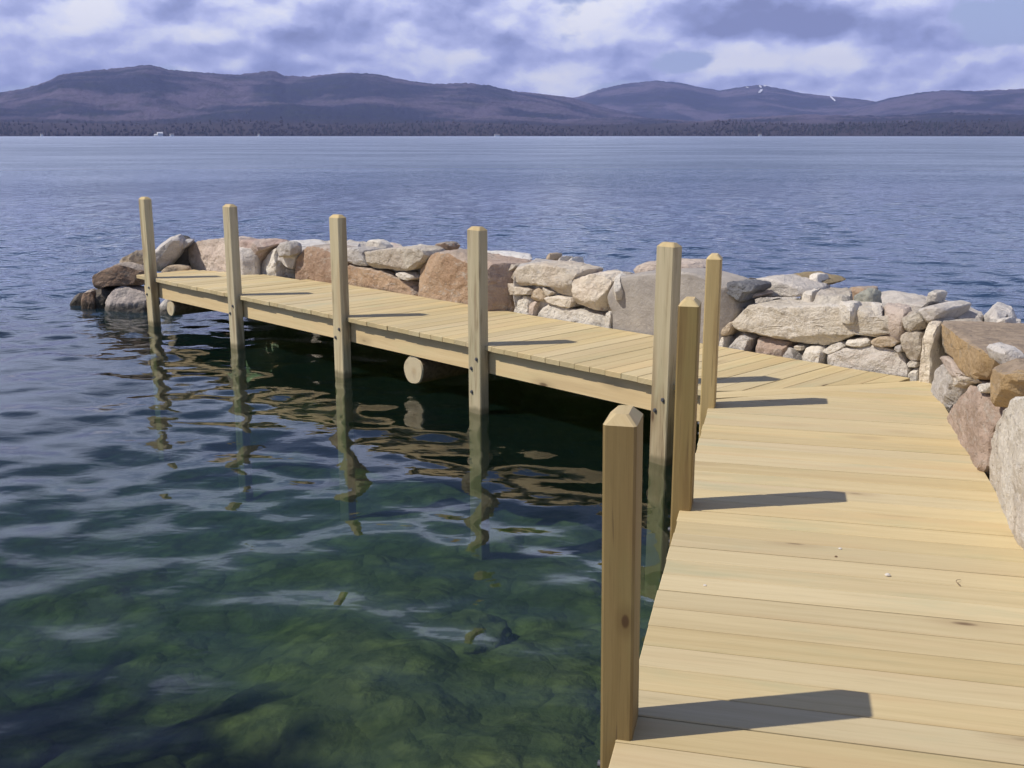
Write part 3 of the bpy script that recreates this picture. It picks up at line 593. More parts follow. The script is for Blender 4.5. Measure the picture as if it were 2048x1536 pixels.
 ('cap_stone','t',0.43,0.15,'pinkspeck','reddish grey rubble stone behind the square beige block',[(-6.322,7.018),(-6.385,7.126),(-6.266,7.169),(-5.938,6.89),(-5.846,6.737),(-6.021,6.768)]),
 ('cap_stone','t',0.42,0.2,'beige','beige cap stone between rubble stone and rounded boulder',[(-6.369,7.247),(-6.097,7.153),(-6.02,7.141),(-5.742,6.785),(-5.84,6.787),(-6.066,7.019)]),
 ('cap_stone','t',0.38,0.15,'orange','thin orange flat stone at the back edge right of the thin post',[(-5.463,7.706),(-5.343,7.789),(-5.207,7.772),(-5.075,7.817),(-5.019,7.649),(-5.179,7.611),(-5.303,7.483)]),
 ('cap_stone','t',0.44,0.12,'white','whitish stone on top of the dark grey block',[(-4.971,7.06),(-5.017,7.191),(-4.997,7.263),(-4.811,7.1),(-4.757,6.972),(-4.832,6.928)]),
 ('cap_stone','w',7,0.2,'dark','small dark stone beside the pale beige boulder top',[(-4.706,0.449),(-4.659,0.478),(-4.611,0.467),(-4.617,0.445),(-4.686,0.435)]),
 ('wall_stone','w',7.12,0.5,'pale','pale beige boulder behind the left end of the white block',[(-4.695,0.448),(-4.636,0.469),(-4.506,0.49),(-4.445,0.478),(-4.391,0.471),(-4.292,0.456),(-4.204,0.428),(-4.184,0.393),(-4.217,0.372),(-4.397,0.352),(-4.598,0.325),(-4.659,0.356),(-4.673,0.418)]),
 ('wall_stone','w',6.9,0.3,'pinkbeige','small pinkish stone wedged beside the dark grey block',[(-4.602,0.372),(-4.573,0.397),(-4.515,0.406),(-4.443,0.383),(-4.505,0.351),(-4.569,0.338)]),
 ('wall_stone','w',7.5,0.4,'browngreen','olive brown boulder at the back edge',[(-4.631,0.442),(-4.577,0.473),(-4.505,0.484),(-4.396,0.467),(-4.282,0.459),(-4.224,0.433),(-4.32,0.398),(-4.419,0.388),(-4.52,0.391),(-4.58,0.404)]),
 ('cap_stone','w',7.45,0.2,'white','small round white stone sitting on the olive brown boulder',[(-4.378,0.486),(-4.347,0.506),(-4.284,0.505),(-4.264,0.477),(-4.295,0.462),(-4.366,0.468)]),
 ('cap_stone','t',0.42,0.12,'white','white slab right of the olive brown boulder, at the back edge',[(-4.473,7.827),(-4.417,7.863),(-4.296,7.763),(-4.283,7.605),(-4.389,7.702)]),
 ('cap_stone','t',0.45,0.2,'greytan','flat olive grey cap stone behind the middle of the white block',[(-3.937,6.792),(-4.028,7.019),(-4.108,7.32),(-4.147,7.508),(-4.088,7.537),(-3.936,7.358),(-3.795,7.141),(-3.703,6.921),(-3.666,6.742),(-3.759,6.753),(-3.852,6.74)]),
 ('cap_stone','t',0.42,0.12,'white','narrow white stone in the gap left of the olive grey cap stone',[(-4.291,7.237),(-4.254,7.339),(-4.255,7.568),(-4.146,7.261),(-4.106,7.088),(-4.193,7.12)]),
 ('cap_stone','t',0.4,0.15,'orange','flat orange stone along the back edge behind the olive cap stone',[(-4.253,7.881),(-4.147,7.957),(-4.013,7.979),(-3.886,7.732),(-4.038,7.69),(-4.136,7.719)]),
 ('cap_stone','w',6.95,0.2,'greydark','round grey green stone right of the olive cap stone',[(-3.71,0.449),(-3.697,0.479),(-3.625,0.505),(-3.572,0.492),(-3.561,0.454),(-3.597,0.424),(-3.655,0.418)]),
 ('cap_stone','t',0.45,0.15,'white','white flat chip on the back of the big white block',[(-3.674,6.707),(-3.675,6.824),(-3.597,6.85),(-3.517,6.79),(-3.528,6.623),(-3.593,6.633)]),
 ('cap_stone','t',0.44,0.25,'pale','long pinkish slab along the back edge above the corner upright',[(-3.617,7.124),(-3.814,7.571),(-3.716,7.591),(-3.545,7.525),(-3.416,7.484),(-3.291,7.443),(-3.119,7.445),(-2.977,7.432),(-2.859,7.174),(-2.864,6.978),(-3.025,6.979),(-3.196,7.051),(-3.367,7.109),(-3.515,7.145)]),
 ('cap_stone','w',7.15,0.2,'white','white pointed stone on the long pinkish slab',[(-3.275,0.489),(-3.244,0.517),(-3.183,0.502),(-3.217,0.48)]),
 ('cap_stone','t',0.46,0.22,'greylight','grey slab with dark broken right end at the back edge',[(-2.918,7.28),(-2.943,7.42),(-2.792,7.446),(-2.679,7.276),(-2.595,7.077),(-2.612,7.037),(-2.68,7.107),(-2.643,6.936),(-2.736,6.978)]),
 ('cap_stone','t',0.44,0.2,'pale','pale slab behind the broad orange faced slab',[(-2.695,6.944),(-2.687,7.053),(-2.544,7.019),(-2.404,6.689),(-2.502,6.648),(-2.574,6.805),(-2.61,6.759)]),
 ('cap_stone','w',6.55,0.2,'white','small white stone at the back corner of the brown flat top',[(-2.591,0.441),(-2.548,0.469),(-2.486,0.482),(-2.481,0.447),(-2.559,0.437)]),
 ('cap_stone','t',0.44,0.15,'white','white slab on top left of the corner cap stone',[(-3.517,6.797),(-3.569,6.992),(-3.409,6.842),(-3.344,6.699),(-3.448,6.715)]),
 ('cap_stone','t',0.44,0.15,'pinkbeige','flat pinkish stone between white slab and corner cap stone',[(-3.475,6.971),(-3.491,7.143),(-3.351,7.099),(-3.205,6.891),(-3.194,6.708),(-3.292,6.703),(-3.371,6.769)]),
 ('cap_stone','w',6.85,0.2,'dark','small dark stone beside the corner cap stone',[(-3.185,0.444),(-3.143,0.472),(-3.103,0.478),(-3.103,0.453),(-3.151,0.434)]),
 ('cap_stone','t',0.43,0.2,'greytan','grey brown flat stone right of the corner cap stone',[(-2.922,6.683),(-2.96,6.896),(-2.926,7.002),(-2.769,6.954),(-2.639,6.652),(-2.747,6.647),(-2.86,6.615)]),
]
CAT = {'wall_stone': 'jetty wall stones', 'cap_stone': 'stones lying on top of the jetty', 'boulder': 'boulders at the tip of the jetty'}
for idx, (nm, pl, o_, D, mt, lab, pts) in enumerate(STONES):
    zero = Vector((0, 0, 0))
    if pl == 'w':
        A, B, N, O = UV_, Vector((0, 0, 1)), -NV_, NV_ * o_ + Vector((0, 0, DECK_Z))
        if nm == 'cap_stone':                              # bedded down among its neighbours
            mb = sum(b for a, b in pts) / len(pts)
            pts = [(a, b if b > mb else b - .09) for a, b in pts]
        pts = [(a, b if b > 0.03 else -0.16) for a, b in pts]
    elif pl == 'r':
        A, B, N, O = DV_, Vector((0, 0, 1)), -MV_, MV_ * o_ + Vector((0, 0, DECK_Z))
        pts = [(a, b if b > 0.03 else -0.16) for a, b in pts]
    elif pl == 't':
        A, B, N, O = UV_, NV_, Vector((0, 0, 1)), Vector((0, 0, DECK_Z + o_))
    else:
        A, B, N, O = Vector((1, 0, 0)), Vector((0, 0, 1)), Vector((0, -1, 0)), Vector((0, o_, DECK_Z))
        pts = [(a, b if b > -0.5 else b - .25) for a, b in pts]
    rough = {'slab': .35, 'orange2': .6, 'whitetop': .7, 'bigwhite': 1.1, 'white2': 1.2, 'darkgrey': 1.3}.get(mt, 1.0)
    big = max(np.ptp(np.array(pts), axis=0)) > .9
    s = stone(nm, A, B, N, O, pts, D, mt, lab, idx + 1, res=.013 if pl in 'wr' else .018, rough=rough)
    s['group'] = CAT[nm]

# rubble packed inside the wall, down to the lake bed
def rubble():
    m = SM['pale']
    def prof(t, hgt):      # t across the jetty 0..1
        return hgt
    us = np.arange(-12.6, -1.2, .035); ns = np.arange(6.35, 9.3, .035)
    U, N_ = np.meshgrid(us, ns)
    Z = np.full(U.shape, .27)
    front = np.clip((N_ - 6.78) / .10, 0, 1); back = np.clip((7.72 - N_) / .8 + 1.1, -1.6, 1.1)
    endt = np.clip((U + 11.9) / .5, -1.4, 1)
    inner = np.clip((-2.2 - U) / .2, 0, 1)
    top = .41 - .13 * np.clip((-7.4 - U) / 2.4, 0, 1)
    Z = np.minimum(np.minimum(front * 1.7 - 1.28, back * .93 - .60), endt * .8 - .53)
    Z = np.minimum(Z, top)
    for i in range(U.shape[0]):
        for j in range(U.shape[1]):
            q = Vector((U[i, j], N_[i, j], 0))
            dv = mnoise.voronoi(q * 3.6)[0]
            Z[i, j] += .16 * max(-.6, .35 - dv[0]) + .035 * mnoise.noise(q * 9)
    X = U * UV_.x + N_ * NV_.x; Y = U * UV_.y + N_ * NV_.y
    o = grid_obj('rubble_fill', X, Y, Z + DECK_Z, m)
    tag(o, 'loose grey rubble packed between the stones of the jetty', 'rubble', kind='stuff')
    ds = np.arange(-3.0, 7.4, .06); ms = np.arange(.9, 5.2, .06)
    Dg, Mg = np.meshgrid(ds, ms)
    Z = np.minimum(np.clip((Mg - 1.10) / .1, 0, 1) * 1.6 - 1.30, .30 + .06 * np.clip(Mg - 2, 0, 4)) - np.clip((Dg - 6.6) * .8, 0, 3) * np.clip((Mg - 1.5), 0, 1)
    for i in range(Dg.shape[0]):
        for j in range(Dg.shape[1]):
            q = Vector((Dg[i, j], Mg[i, j], 4))
            Z[i, j] += .10 * (.5 - mnoise.voronoi(q * 3.5)[0][0]) + .05 * mnoise.noise(q * 8)
    X = Dg * DV_.x + Mg * MV_.x; Y = Dg * DV_.y + Mg * MV_.y
    o = grid_obj('rubble_fill', X, Y, Z + DECK_Z, m)
    tag(o, 'loose grey rubble behind the boulders of the near wall', 'rubble', kind='stuff')
rubble()

# ---------------------------------------------------------------- the dock
dock = bpy.data.objects.new('dock', None)
C.objects.link(dock)
tag(dock, 'new timber dock bending along the stone wall, with eight square posts', 'dock')

class Boards:
    def __init__(self): self.v = []; self.f = []; self.uv = []; self.fm = []
    def prism(self, quad, z0, z1, along, ch=0.0025, ends=0):
        """quad: four ground points (near-left, near-right, far-right, far-left) with the length running left to right"""
        q = [Vector((p.x, p.y, 0)) for p in quad]
        c = sum(q, Vector()) / 4
        ax = (q[1] + q[2] - q[0] - q[3]).normalized(); ay = Vector((-ax.y, ax.x, 0))
        ins = []
        for i in range(4):
            s1 = 1 if i in (0, 3) else -1; s2 = 1 if i in (0, 1) else -1
            ins.append(q[i] + ax * ch * s1 + ay * ch * s2)
        b = len(self.v)
        for pts, z in ((q, z0), (q, z1 - ch), (ins, z1)):
            self.v += [Vector((p.x, p.y, z)) for p in pts]
        fs = [(0, 3, 2, 1), (8, 9, 10, 11)]
        for i in range(4):
            j = (i + 1) % 4
            fs += [(i, j, 4 + j, 4 + i), (4 + i, 4 + j, 8 + j, 8 + i)]
        o2 = len(self.f) * 0.317
        for fi, f in enumerate(fs):
            self.f.append(tuple(b + t for t in f))
            uvs = []
            for t in f:
                p = self.v[b + t]; r = p - c
                uvs.append((r.dot(ax) + o2, r.dot(ay) + p.z + o2 * 3))
            self.uv.append(uvs)
            self.fm.append(1 if fi in (4, 8) and ends else 0)
    def build(self, name, mats, parent):
        return mesh_obj(name, self.v, self.f, None, parent, self.uv, mats=mats, fmat=self.fm)

rng = random.Random(11)
# mitre line from the inner to the outer corner
MI = UN(CORN_U, NE); 
mdir = Vector((math.sin(R(77.0)), math.cos(R(77.0)), 0)); mnor = Vector((-mdir.y, mdir.x, 0))     # mnor points to the outer arm
def hit(p, dirv, q, qd):
    """p + t*dirv meets the line through q along qd"""
    den = dirv.x * qd.y - dirv.y * qd.x
    t = ((q.x - p.x) * qd.y - (q.y - p.y) * qd.x) / den
    return p + dirv * t
bd = Boards()
SP, W_ = 0.1425, 0.1375
# near arm
d0 = 2.9506 - SP * 36
BACK_M = 1.02
MIB = MI - mnor * (W_ + .003)
i = 0
while True:
    a = d0 + i * SP; b = a + W_; i += 1
    if a > 7.6: break
    dz = rng.uniform(-.0012, .0012); eo = rng.uniform(-.003, .003)
    pts = []
    for dd, mm in ((a, ML + eo), (a, BACK_M), (b, BACK_M), (b, ML + eo)):
        pts.append(DM(dd, mm))
    # cut at the mitre board
    def side(p): return (p - MIB).dot(mnor)
    if side(pts[0]) > 0 and side(pts[1]) > 0 and side(pts[3]) > 0 and side(pts[2]) > 0: continue
    if side(pts[0]) > 0: pts[0] = hit(pts[0], MV_, MIB, mdir)
    if side(pts[3]) > 0: pts[3] = hit(pts[3], MV_, MIB, mdir)
    if (pts[1] - pts[0]).dot(MV_) < .02 or (pts[2] - pts[3]).dot(MV_) < -.3: continue
    if (pts[2] - pts[3]).dot(MV_) < 0: pts[3] = pts[2] - MV_ * .004
    bd.prism(pts, DECK_Z - .038 + dz, DECK_Z + dz, MV_)
# mitre board
p0 = MI + Vector((0, 0, 0)); 
far_m = hit(MI, mdir, DM(0, BACK_M), DV_); far_b = hit(MIB, mdir, DM(0, BACK_M), DV_); near_b = hit(MIB, mdir, DM(0, ML), DV_)
bd.prism([near_b, far_b, far_m, MI - mdir * .01], DECK_Z - .038, DECK_Z + .0008, mdir)
# outer arm
u = CORN_U + .9
END_U = -11.74
MIF = MI + mnor * .003
u1 = CORN_U + 10 * SP - .05
while u1 > END_U:
    a = u1 - W_; b = u1; u1 -= SP
    dz = rng.uniform(-.0014, .0014); eo = rng.uniform(-.004, .004)
    nb = 6.66
    if a < -10.2: nb = 6.50 - max(0, -10.7 - a) * .35
    lo = []
    for uu in (a, b):
        p = UN(uu, NE + eo)
        if (p - MIF).dot(mnor) < 0: p = hit(p, NV_, MIF, mdir)
        lo.append(p)
    hi = [UN(a, nb), UN(b, nb)]
    if (hi[1] - lo[1]).dot(NV_) < .03 or (hi[0] - lo[0]).dot(NV_) < .03: continue
    bd.prism([lo[1], hi[1], hi[0], lo[0]], DECK_Z - .038 + dz, DECK_Z + dz, NV_)
bd.build('decking', [M_DECK], dock)

def beam(name, p, q, nrm, th, z0, z1):
    b = Boards()
    b.prism([p, q, q + nrm * th, p + nrm * th], z0, z1, (q - p).normalized(), ch=.003)
    return b.build(name, [M_BEAM], dock)
zb0, zb1 = DECK_Z - .226, DECK_Z - .0405
beam('rim_joist', UN(END_U + .03, 5.452), UN(CORN_U + .02, 5.452), NV_, .038, zb0, zb1)
beam('rim_joist', DM(CORN_D - .06, -.288), DM(-2.2, -.288), MV_, .038, zb0, zb1)
beam('rim_joist', UN(END_U + .03, 6.3), UN(END_U + .03, 5.495), UV_, .038, zb0, zb1)
beam('joist', UN(END_U + .1, 6.05), UN(-3.4, 6.05), NV_, .038, zb0, zb1)
beam('joist', UN(END_U + .7, 6.5), UN(-3.2, 6.5), NV_, .038, zb0, zb1)
beam('joist', DM(6.7, .35), DM(-2.2, .35), MV_, .038, zb0, zb1)
beam('joist', DM(7.0, .9), DM(-2.2, .9), MV_, .038, zb0, zb1)

def log_beam(uc, zc, r):
    V = []; F = []; fm = []; n = 40
    steps = [(5.462, .93), (5.475, 1.0), (5.8, .99), (6.3, 1.02), (6.62, 1.0)]
    for t, (nn, s) in enumerate(steps):
        for i in range(n):
            a = 2 * math.pi * i / n
            rr = r * s * (1 + .035 * math.sin(2 * a + 1) + .02 * math.sin(5 * a + uc))
            V.append(UN(uc + rr * math.cos(a) * .96, nn, zc + rr * math.sin(a)))
    for t in range(len(steps) - 1):
        for i in range(n):
            j = (i + 1) % n
            F.append((t * n + i, t * n + j, (t + 1) * n + j, (t + 1) * n + i)); fm.append(0 if t else 1)
    F.append(tuple(range(n))[::-1]); fm.append(1)
    F.append(tuple(range((len(steps) - 1) * n, len(steps) * n))); fm.append(1)
    UVs = []
    for f in F:
        UVs.append([((V[t] - UN(uc, 0, zc)).dot(UV_) / r, (V[t].z - DECK_Z - zc) / r) for t in f])
    return mesh_obj('log_beam', V, F, None, dock, UVs, mats=[M_LOG, M_END], fmat=fm)
log_beam(-6.83, -.352, .127)
log_beam(-11.13, -.325, .088)

def post(c, ax, ay, hx, hy, zlo, ztop, mat, bolts, lean=(0, 0), label=None):
    """timber post: half sizes hx along ax, hy along ay; ay points away from the bolted face"""
    e = .007
    prof = []
    for sx, sy in ((-1, -1), (1, -1), (1, 1), (-1, 1)):
        A = [(sx * (hx - e), sy * hy), (sx * hx, sy * (hy - e))]
        prof += A if sx * sy < 0 else A[::-1]
    # order corners consistently
    prof = sorted(prof, key=lambda q: math.atan2(q[1], q[0]))
    n = len(prof)
    zs = [zlo + (ztop - zlo) * i / 10 for i in range(11)]
    V = []; F = []; UVs = []
    per = [0]
    for i in range(n):
        a, b = prof[i], prof[(i + 1) % n]
        per.append(per[-1] + math.hypot(b[0] - a[0], b[1] - a[1]))
    def pt(x, y, z):
        t = (z - DECK_Z)
        return c + ax * (x + lean[0] * t) + ay * (y + lean[1] * t) + Vector((0, 0, z - c.z))
    for z in zs:
        V += [pt(x, y, z) for x, y in prof]
    ins = .024
    V += [pt(x - ins * (1 if x > 0 else -1), y - ins * (1 if y > 0 else -1), ztop + .025) for x, y in prof]
    nz = len(zs) + 1
    for r_ in range(nz - 1):
        for i in range(n):
            j = (i + 1) % n
            F.append((r_ * n + i, r_ * n + j, (r_ + 1) * n + j, (r_ + 1) * n + i))
            z0_ = zs[r_]; z1_ = zs[r_ + 1] if r_ + 1 < len(zs) else ztop + .03
            UVs.append([(z0_, per[i]), (z0_, per[i + 1]), (z1_, per[i + 1]), (z1_, per[i])])
    F.append(tuple((nz - 1) * n + i for i in range(n)))
    UVs.append([(prof[i][0], prof[i][1]) for i in range(n)])
    fm = [0] * len(F)
    for r_ in range(len(F) - 1 - n, len(F)): fm[r_] = 1
    o = mesh_obj('post', [v - c for v in V], F, None, dock, UVs, mats=[mat, M_CAP], fmat=fm)
    o.location = c
    if label: o['label'] = label
    for bx, bz in bolts:
        bv = []; bf = []
        for s, (rad, out_) in enumerate(((.0145, .0), (.0145, .004), (.0095, .0045), (.0095, .012))):
            for i in range(12):
                a = 2 * math.pi * i / 12
                rq = rad if s < 2 else rad * (1 - .07 * (i % 2))
                bv.append(ax * (bx + rq * math.cos(a) + lean[0] * bz) + Vector((0, 0, bz + DECK_Z - c.z + rq * math.sin(a))) - ay * (hy + out_ - lean[1] * bz))
        for s in range(3):
            for i in range(12):
                j = (i + 1) % 12
                bf.append((s * 12 + i, s * 12 + j, (s + 1) * 12 + j, (s + 1) * 12 + i))
        bf.append(tuple(range(36, 48)))
        b = mesh_obj('bolt', bv, bf, M_BOLT, o)
    return o
M_CAP = wood('post_cap', (0.58, 0.465, 0.26), (0.50, 0.385, 0.195), (0.52, 0.44, 0.23), False, False)
BO = [(.030, -.105), (-.030, -.185)]
for t, uc in enumerate((-11.407, -9.57, -7.739, -5.939, -4.148)):
    post(UN(uc, 5.395, 0), UV_, NV_, .070, .045, -1.6, DECK_Z + .868 + (0.006, .008, .0, .004, .012)[t], M_POST, BO + ([(-.028, -.37)] if t == 3 else []),
         lean=[(0, 0), (0.004, 0), (0, 0), (-.003, 0), (0.006, 0)][t])
for t, dc in enumerate((2.60, 4.425, 6.225)):
    post(DM(dc, (-.342, -.335, -.342)[t], 0), -DV_, MV_, .070, .0425, -1.6, DECK_Z + .873 + (-.013, .006, .0)[t], (M_POSTK, M_POSTN, M_POSTC)[t], BO,
         lean=[(0, -.012), (0, 0), (0, 0)][t], label='nearest post, brown with a dark knot' if t == 0 else None)

# crumbs on the boards
def pebble(d, m, r, mat, label, nm='pebble', cat='pebble'):
    bm = bmesh.new()
    bmesh.ops.create_icosphere(bm, subdivisions=2, radius=r)
    for v in bm.verts:
        v.co = Vector((v.co.x * 1.25, v.co.y, v.co.z * .75)) * (1 + .25 * mnoise.noise(v.co * (1.3 / r) + Vector((d * 9, m, 0))))
    me = bpy.data.meshes.new(nm); bm.to_mesh(me); bm.free(); me.materials.append(mat)
    o = bpy.data.objects.new(nm, me); C.objects.link(o); o.location = DM(d, m, r * .6)
    tag(o, label, cat)
M_PEB = plain('pebble_pale', (0.62, 0.58, 0.52), 0.8, 0, 60)
M_TWIG = plain('twig_brown', (0.16, 0.10, 0.06), 0.9, 0, 60)
pebble(3.835, .458, .008, M_PEB, 'small white pebble on a greenish board of the near deck')
pebble(3.975, .284, .0045, M_TWIG, 'tiny brown crumb of bark beside the pale pebble on the near deck')
pebble(3.586, -.181, .005, M_PEB, 'tiny pale crumb near the water edge of the deck')
pebble(4.06, .303, .0055, M_PEB, 'tiny pale pebble near the middle of the near deck')
tw = []
for i in range(6):
    t = i / 5
    for a in range(5):
        an = a * 2 * math.pi / 5
        rr = .0015 * (1 - .5 * t)
        tw.append(DM(3.80 + .055 * t, .70 - .012 * math.sin(t * 4), .004 + .006 * t * (1 - t) * 4) + MV_ * rr * math.cos(an) + Vector((0, 0, rr * math.sin(an))))
tf = [(i * 5 + a, i * 5 + (a + 1) % 5, (i + 1) * 5 + (a + 1) % 5, (i + 1) * 5 + a) for i in range(5) for a in range(5)]
tag(mesh_obj('twig', tw, tf, M_TWIG), 'short dark twig lying on the near deck toward the white boulder', 'twig')

# ---------------------------------------------------------------- lake bed and shore
def fbm(x, y, sc, octv=5, seed=0, gain=.55):
    """smooth value noise on arrays"""
    rs = np.random.RandomState(seed)
    tab = rs.rand(256, 256).astype(np.float64)
    tot = np.zeros(np.broadcast(x, y).shape); amp = 1; norm = 0
    for o in range(octv):
        X = x * sc * 2 ** o + 17.3 * o; Y = y * sc * 2 ** o + 41.7 * o
        xi = np.floor(X).astype(int); yi = np.floor(Y).astype(int)
        fx = X - xi; fy = Y - yi
        fx = fx * fx * fx * (fx * (fx * 6 - 15) + 10); fy = fy * fy * fy * (fy * (fy * 6 - 15) + 10)
        a = tab[xi % 256, yi % 256]; b = tab[(xi + 1) % 256, yi % 256]
        c = tab[xi % 256, (yi + 1) % 256]; d_ = tab[(xi + 1) % 256, (yi + 1) % 256]
        tot += amp * ((a * (1 - fx) + b * fx) * (1 - fy) + (c * (1 - fx) + d_ * fx) * fy - .5) * 2
        norm += amp; amp *= gain
    return tot / norm

def spaced(lo, hi, step, grow, far):
    """even spacing between lo and hi, then geometric out to far on either side"""
    mid = list(np.arange(lo, hi + 1e-6, step))
    r = []; s = step; v = mid[-1]
    while v < far[1]: s *= grow; v += s; r.append(v)
    l = []; s = step; v = mid[0]
    while v > far[0]: s *= grow; v -= s; l.append(v)
    return np.array(l[::-1] + mid + r)

def bed_mat():
    m, k, out = material('lake_bed')
    p = k.node('ShaderNodeNewGeometry').outputs['Position']
    a = k.noise(p, 1.1, 6, 0.65, 0.5); b = k.noise(p, 9, 5, 0.65)
    v = k.voronoi(k.vmath('ADD', p, k.vmath('MULTIPLY', k.noise(p, 3, 3, .6, color=True), (.25, .25, .25))), 3.6)
    cell = k.node('ShaderNodeSeparateColor'); k.l.new(k.voronoi(k.vmath('ADD', p, k.vmath('MULTIPLY', k.noise(p, 3, 3, .6, color=True), (.25, .25, .25))), 3.6, 'F1', 'Color'), cell.inputs[0])
    col = k.mix(k.mapr(a, .38, .62), (0.125, 0.125, 0.055), (0.235, 0.21, 0.092))
    col = k.mix(k.math('MULTIPLY', cell.outputs[0], .30), col, (0.09, 0.09, 0.05))
    col = k.mix(k.math('MULTIPLY', k.mapr(v, .3, .6), .5), col, (0.05, 0.055, 0.028))
    col = k.mix(k.math('MULTIPLY', k.mapr(b, .45, .7), .5), col, (0.04, 0.045, 0.02))
    h = k.math('MULTIPLY_ADD', v, -1.0, k.math('MULTIPLY', b, .35))
    principled(k, out, col, 0.95, k.bump(h, 1.0, .10), .1)
    return m
xs = spaced(-8, 6, .12, 1.12, (-5200, 5200)); ys = spaced(-3, 14, .12, 1.12, (-60, 3500))
X, Y = np.meshgrid(xs, ys)
depth = 0.80 + .075 * np.clip(Y - 3.0, 0, 200) + .12 * np.clip(-X - .5, 0, 60) + .10 * np.clip(X - 3, 0, 40)
depth = np.where(depth > 4, 4 + (depth - 4) * .25, depth); depth = np.minimum(depth, 7)
Z = -depth + .16 * fbm(X, Y, .9, 4, 3) + .10 * np.abs(fbm(X, Y, 1.9, 3, 9))
shore1 = (-(X + 5.0) * .707 - Y * .707) * .35; shore2 = (-2.3 - Y) * .42
land = np.minimum(np.maximum(shore1, shore2), 1.3 + .05 * np.clip(-Y, 0, 40)) - .10
land = np.where((np.abs(X) < 80) & (Y < 12), land, -99)
Z = np.maximum(Z, land + .07 * fbm(X, Y, 1.1, 4, 5))
M_BED = bed_mat()
grid_obj('lake_bed', X, Y, Z, M_BED, 'structure')

BEDR = [(-.62, 3.35, .30, .17), (-1.35, 3.75, .34, .20), (-.15, 4.2, .33, .2), (.25, 4.7, .30, .2), (-1.9, 4.7, .36, .22), (-.9, 5.3, .4, .22), (-2.9, 5.2, .38, .2), (.1, 3.2, .22, .12), (-.3, 6.3, .4, .25)]
BEDL = ['dark submerged rock seen through the water left of the nearest post', 'submerged rock at the edge of the blue shadow, bottom left', 'broad submerged rock under the water beside the nearest post',
        'submerged rock below the reflection of the fourth post', 'submerged rock under the pale ripples on the left', 'submerged rock under the middle of the cove', 'submerged rock far left in the deeper green water',
        'small submerged rock close to the foot of the nearest post', 'submerged rock in front of the dark gap under the dock']
for i, ((bx, by, br, bh), lab) in enumerate(zip(BEDR, BEDL)):
    bm = bmesh.new(); bmesh.ops.create_icosphere(bm, subdivisions=4, radius=1)
    for v in bm.verts:
        q = v.co.copy()
        s = .82 + .30 * mnoise.noise(q * 1.3 + Vector((i * 5.1, 0, 0))) + .12 * mnoise.noise(q * 4 + Vector((0, i * 3.3, 0)))
        v.co = Vector((q.x * br * s, q.y * br * .8 * s, q.z * bh * .62 * s))
    me = bpy.data.meshes.new('submerged_rock'); bm.to_mesh(me); bm.free()
    me.materials.append(M_BED)
    me.polygons.foreach_set('use_smooth', [True] * len(me.polygons))
    o = bpy.data.objects.new('submerged_rock', me); C.objects.link(o)
    dz = .80 + .075 * max(0, by - 3) + .12 * max(0, -bx - .5)
    o.location = (bx, by, -dz + .0); o.rotation_euler = (0, 0, i * 1.1)
    tag(o, lab, 'rock', 'rocks on the lake bed')

# ---------------------------------------------------------------- water
def water_mat():
    m, k, out = material('lake_water')
    p = k.node('ShaderNodeNewGeometry').outputs['Position']
    far = k.mapr(k.vmath('LENGTH', k.vmath('MULTIPLY', k.vmath('SUBTRACT', p, (-2.5, 4.0, 0)), (1, 1, 0))), 5.5, 13.0)
    open_ = k.mapr(k.vmath('LENGTH', k.vmath('MULTIPLY', p, (1, 1, 0))), 14.0, 60.0)
    a = k.noise(k.mapping(p, (1.0, 1.9, 1)), 1.5, 3, 0.55, 0.4)
    b = k.noise(k.mapping(p, (1.0, 1.6, 1), rot=(0, 0, .35)), 4.2, 2, 0.5, 0.3)
    gust = k.mapr(k.noise(k.mapping(p, (.03, .05, 1), rot=(0, 0, .5)), 1.0, 3, .6), .35, .65, .6, 1.2)
    ha = k.math('MULTIPLY', a, k.math('MULTIPLY', k.math('MULTIPLY', open_, gust), .13))
    hb = k.math('MULTIPLY', b, k.math('MULTIPLY', k.math('MULTIPLY_ADD', far, .8, .13), k.math('MULTIPLY', gust, .035)))
    nrm = k.bump(k.math('ADD', ha, hb), 1.0, 1.0)
    fr = k.node('ShaderNodeFresnel'); fr.inputs['IOR'].default_value = 1.333; k.l.new(nrm, fr.inputs['Normal'])
    tr = k.node('ShaderNodeBsdfTransparent'); tr.inputs[0].default_value = (0.93, 0.97, 0.95, 1)
    df = k.node('ShaderNodeBsdfDiffuse'); k.l.new(k.mix(far, (0.02, 0.06, 0.05), (0.045, 0.10, 0.20)), df.inputs[0])     # light scattered back by the water itself
    body = k.node('ShaderNodeMixShader'); k.l.new(k.mapr(far, 0, 1, .10, .45), body.inputs[0])
    k.l.new(tr.outputs[0], body.inputs[1]); k.l.new(df.outputs[0], body.inputs[2])
    gl = k.node('ShaderNodeBsdfGlossy'); k.l.new(k.mapr(k.vmath('LENGTH', k.vmath('MULTIPLY', p, (1, 1, 0))), 12.0, 90.0, 0.02, 0.31), gl.inputs['Roughness']); k.l.new(nrm, gl.inputs['Normal'])
    gl.inputs[0].default_value = (1, 1, 1, 1)
    mx = k.node('ShaderNodeMixShader'); k.l.new(fr.outputs[0], mx.inputs[0]); k.l.new(body.outputs[0], mx.inputs[1]); k.l.new(gl.outputs[0], mx.inputs[2])
    k.l.new(mx.outputs[0], out.inputs['Surface'])
    ab = k.node('ShaderNodeVolumeAbsorption'); ab.inputs['Color'].default_value = (0.42, 0.66, 0.48, 1); ab.inputs['Density'].default_value = 0.54
    k.l.new(ab.outputs[0], out.inputs['Volume'])
    return m
xs = spaced(-6.5, 6.5, .05, 1.018, (-5000, 5000)); 
yv = [-2.4]
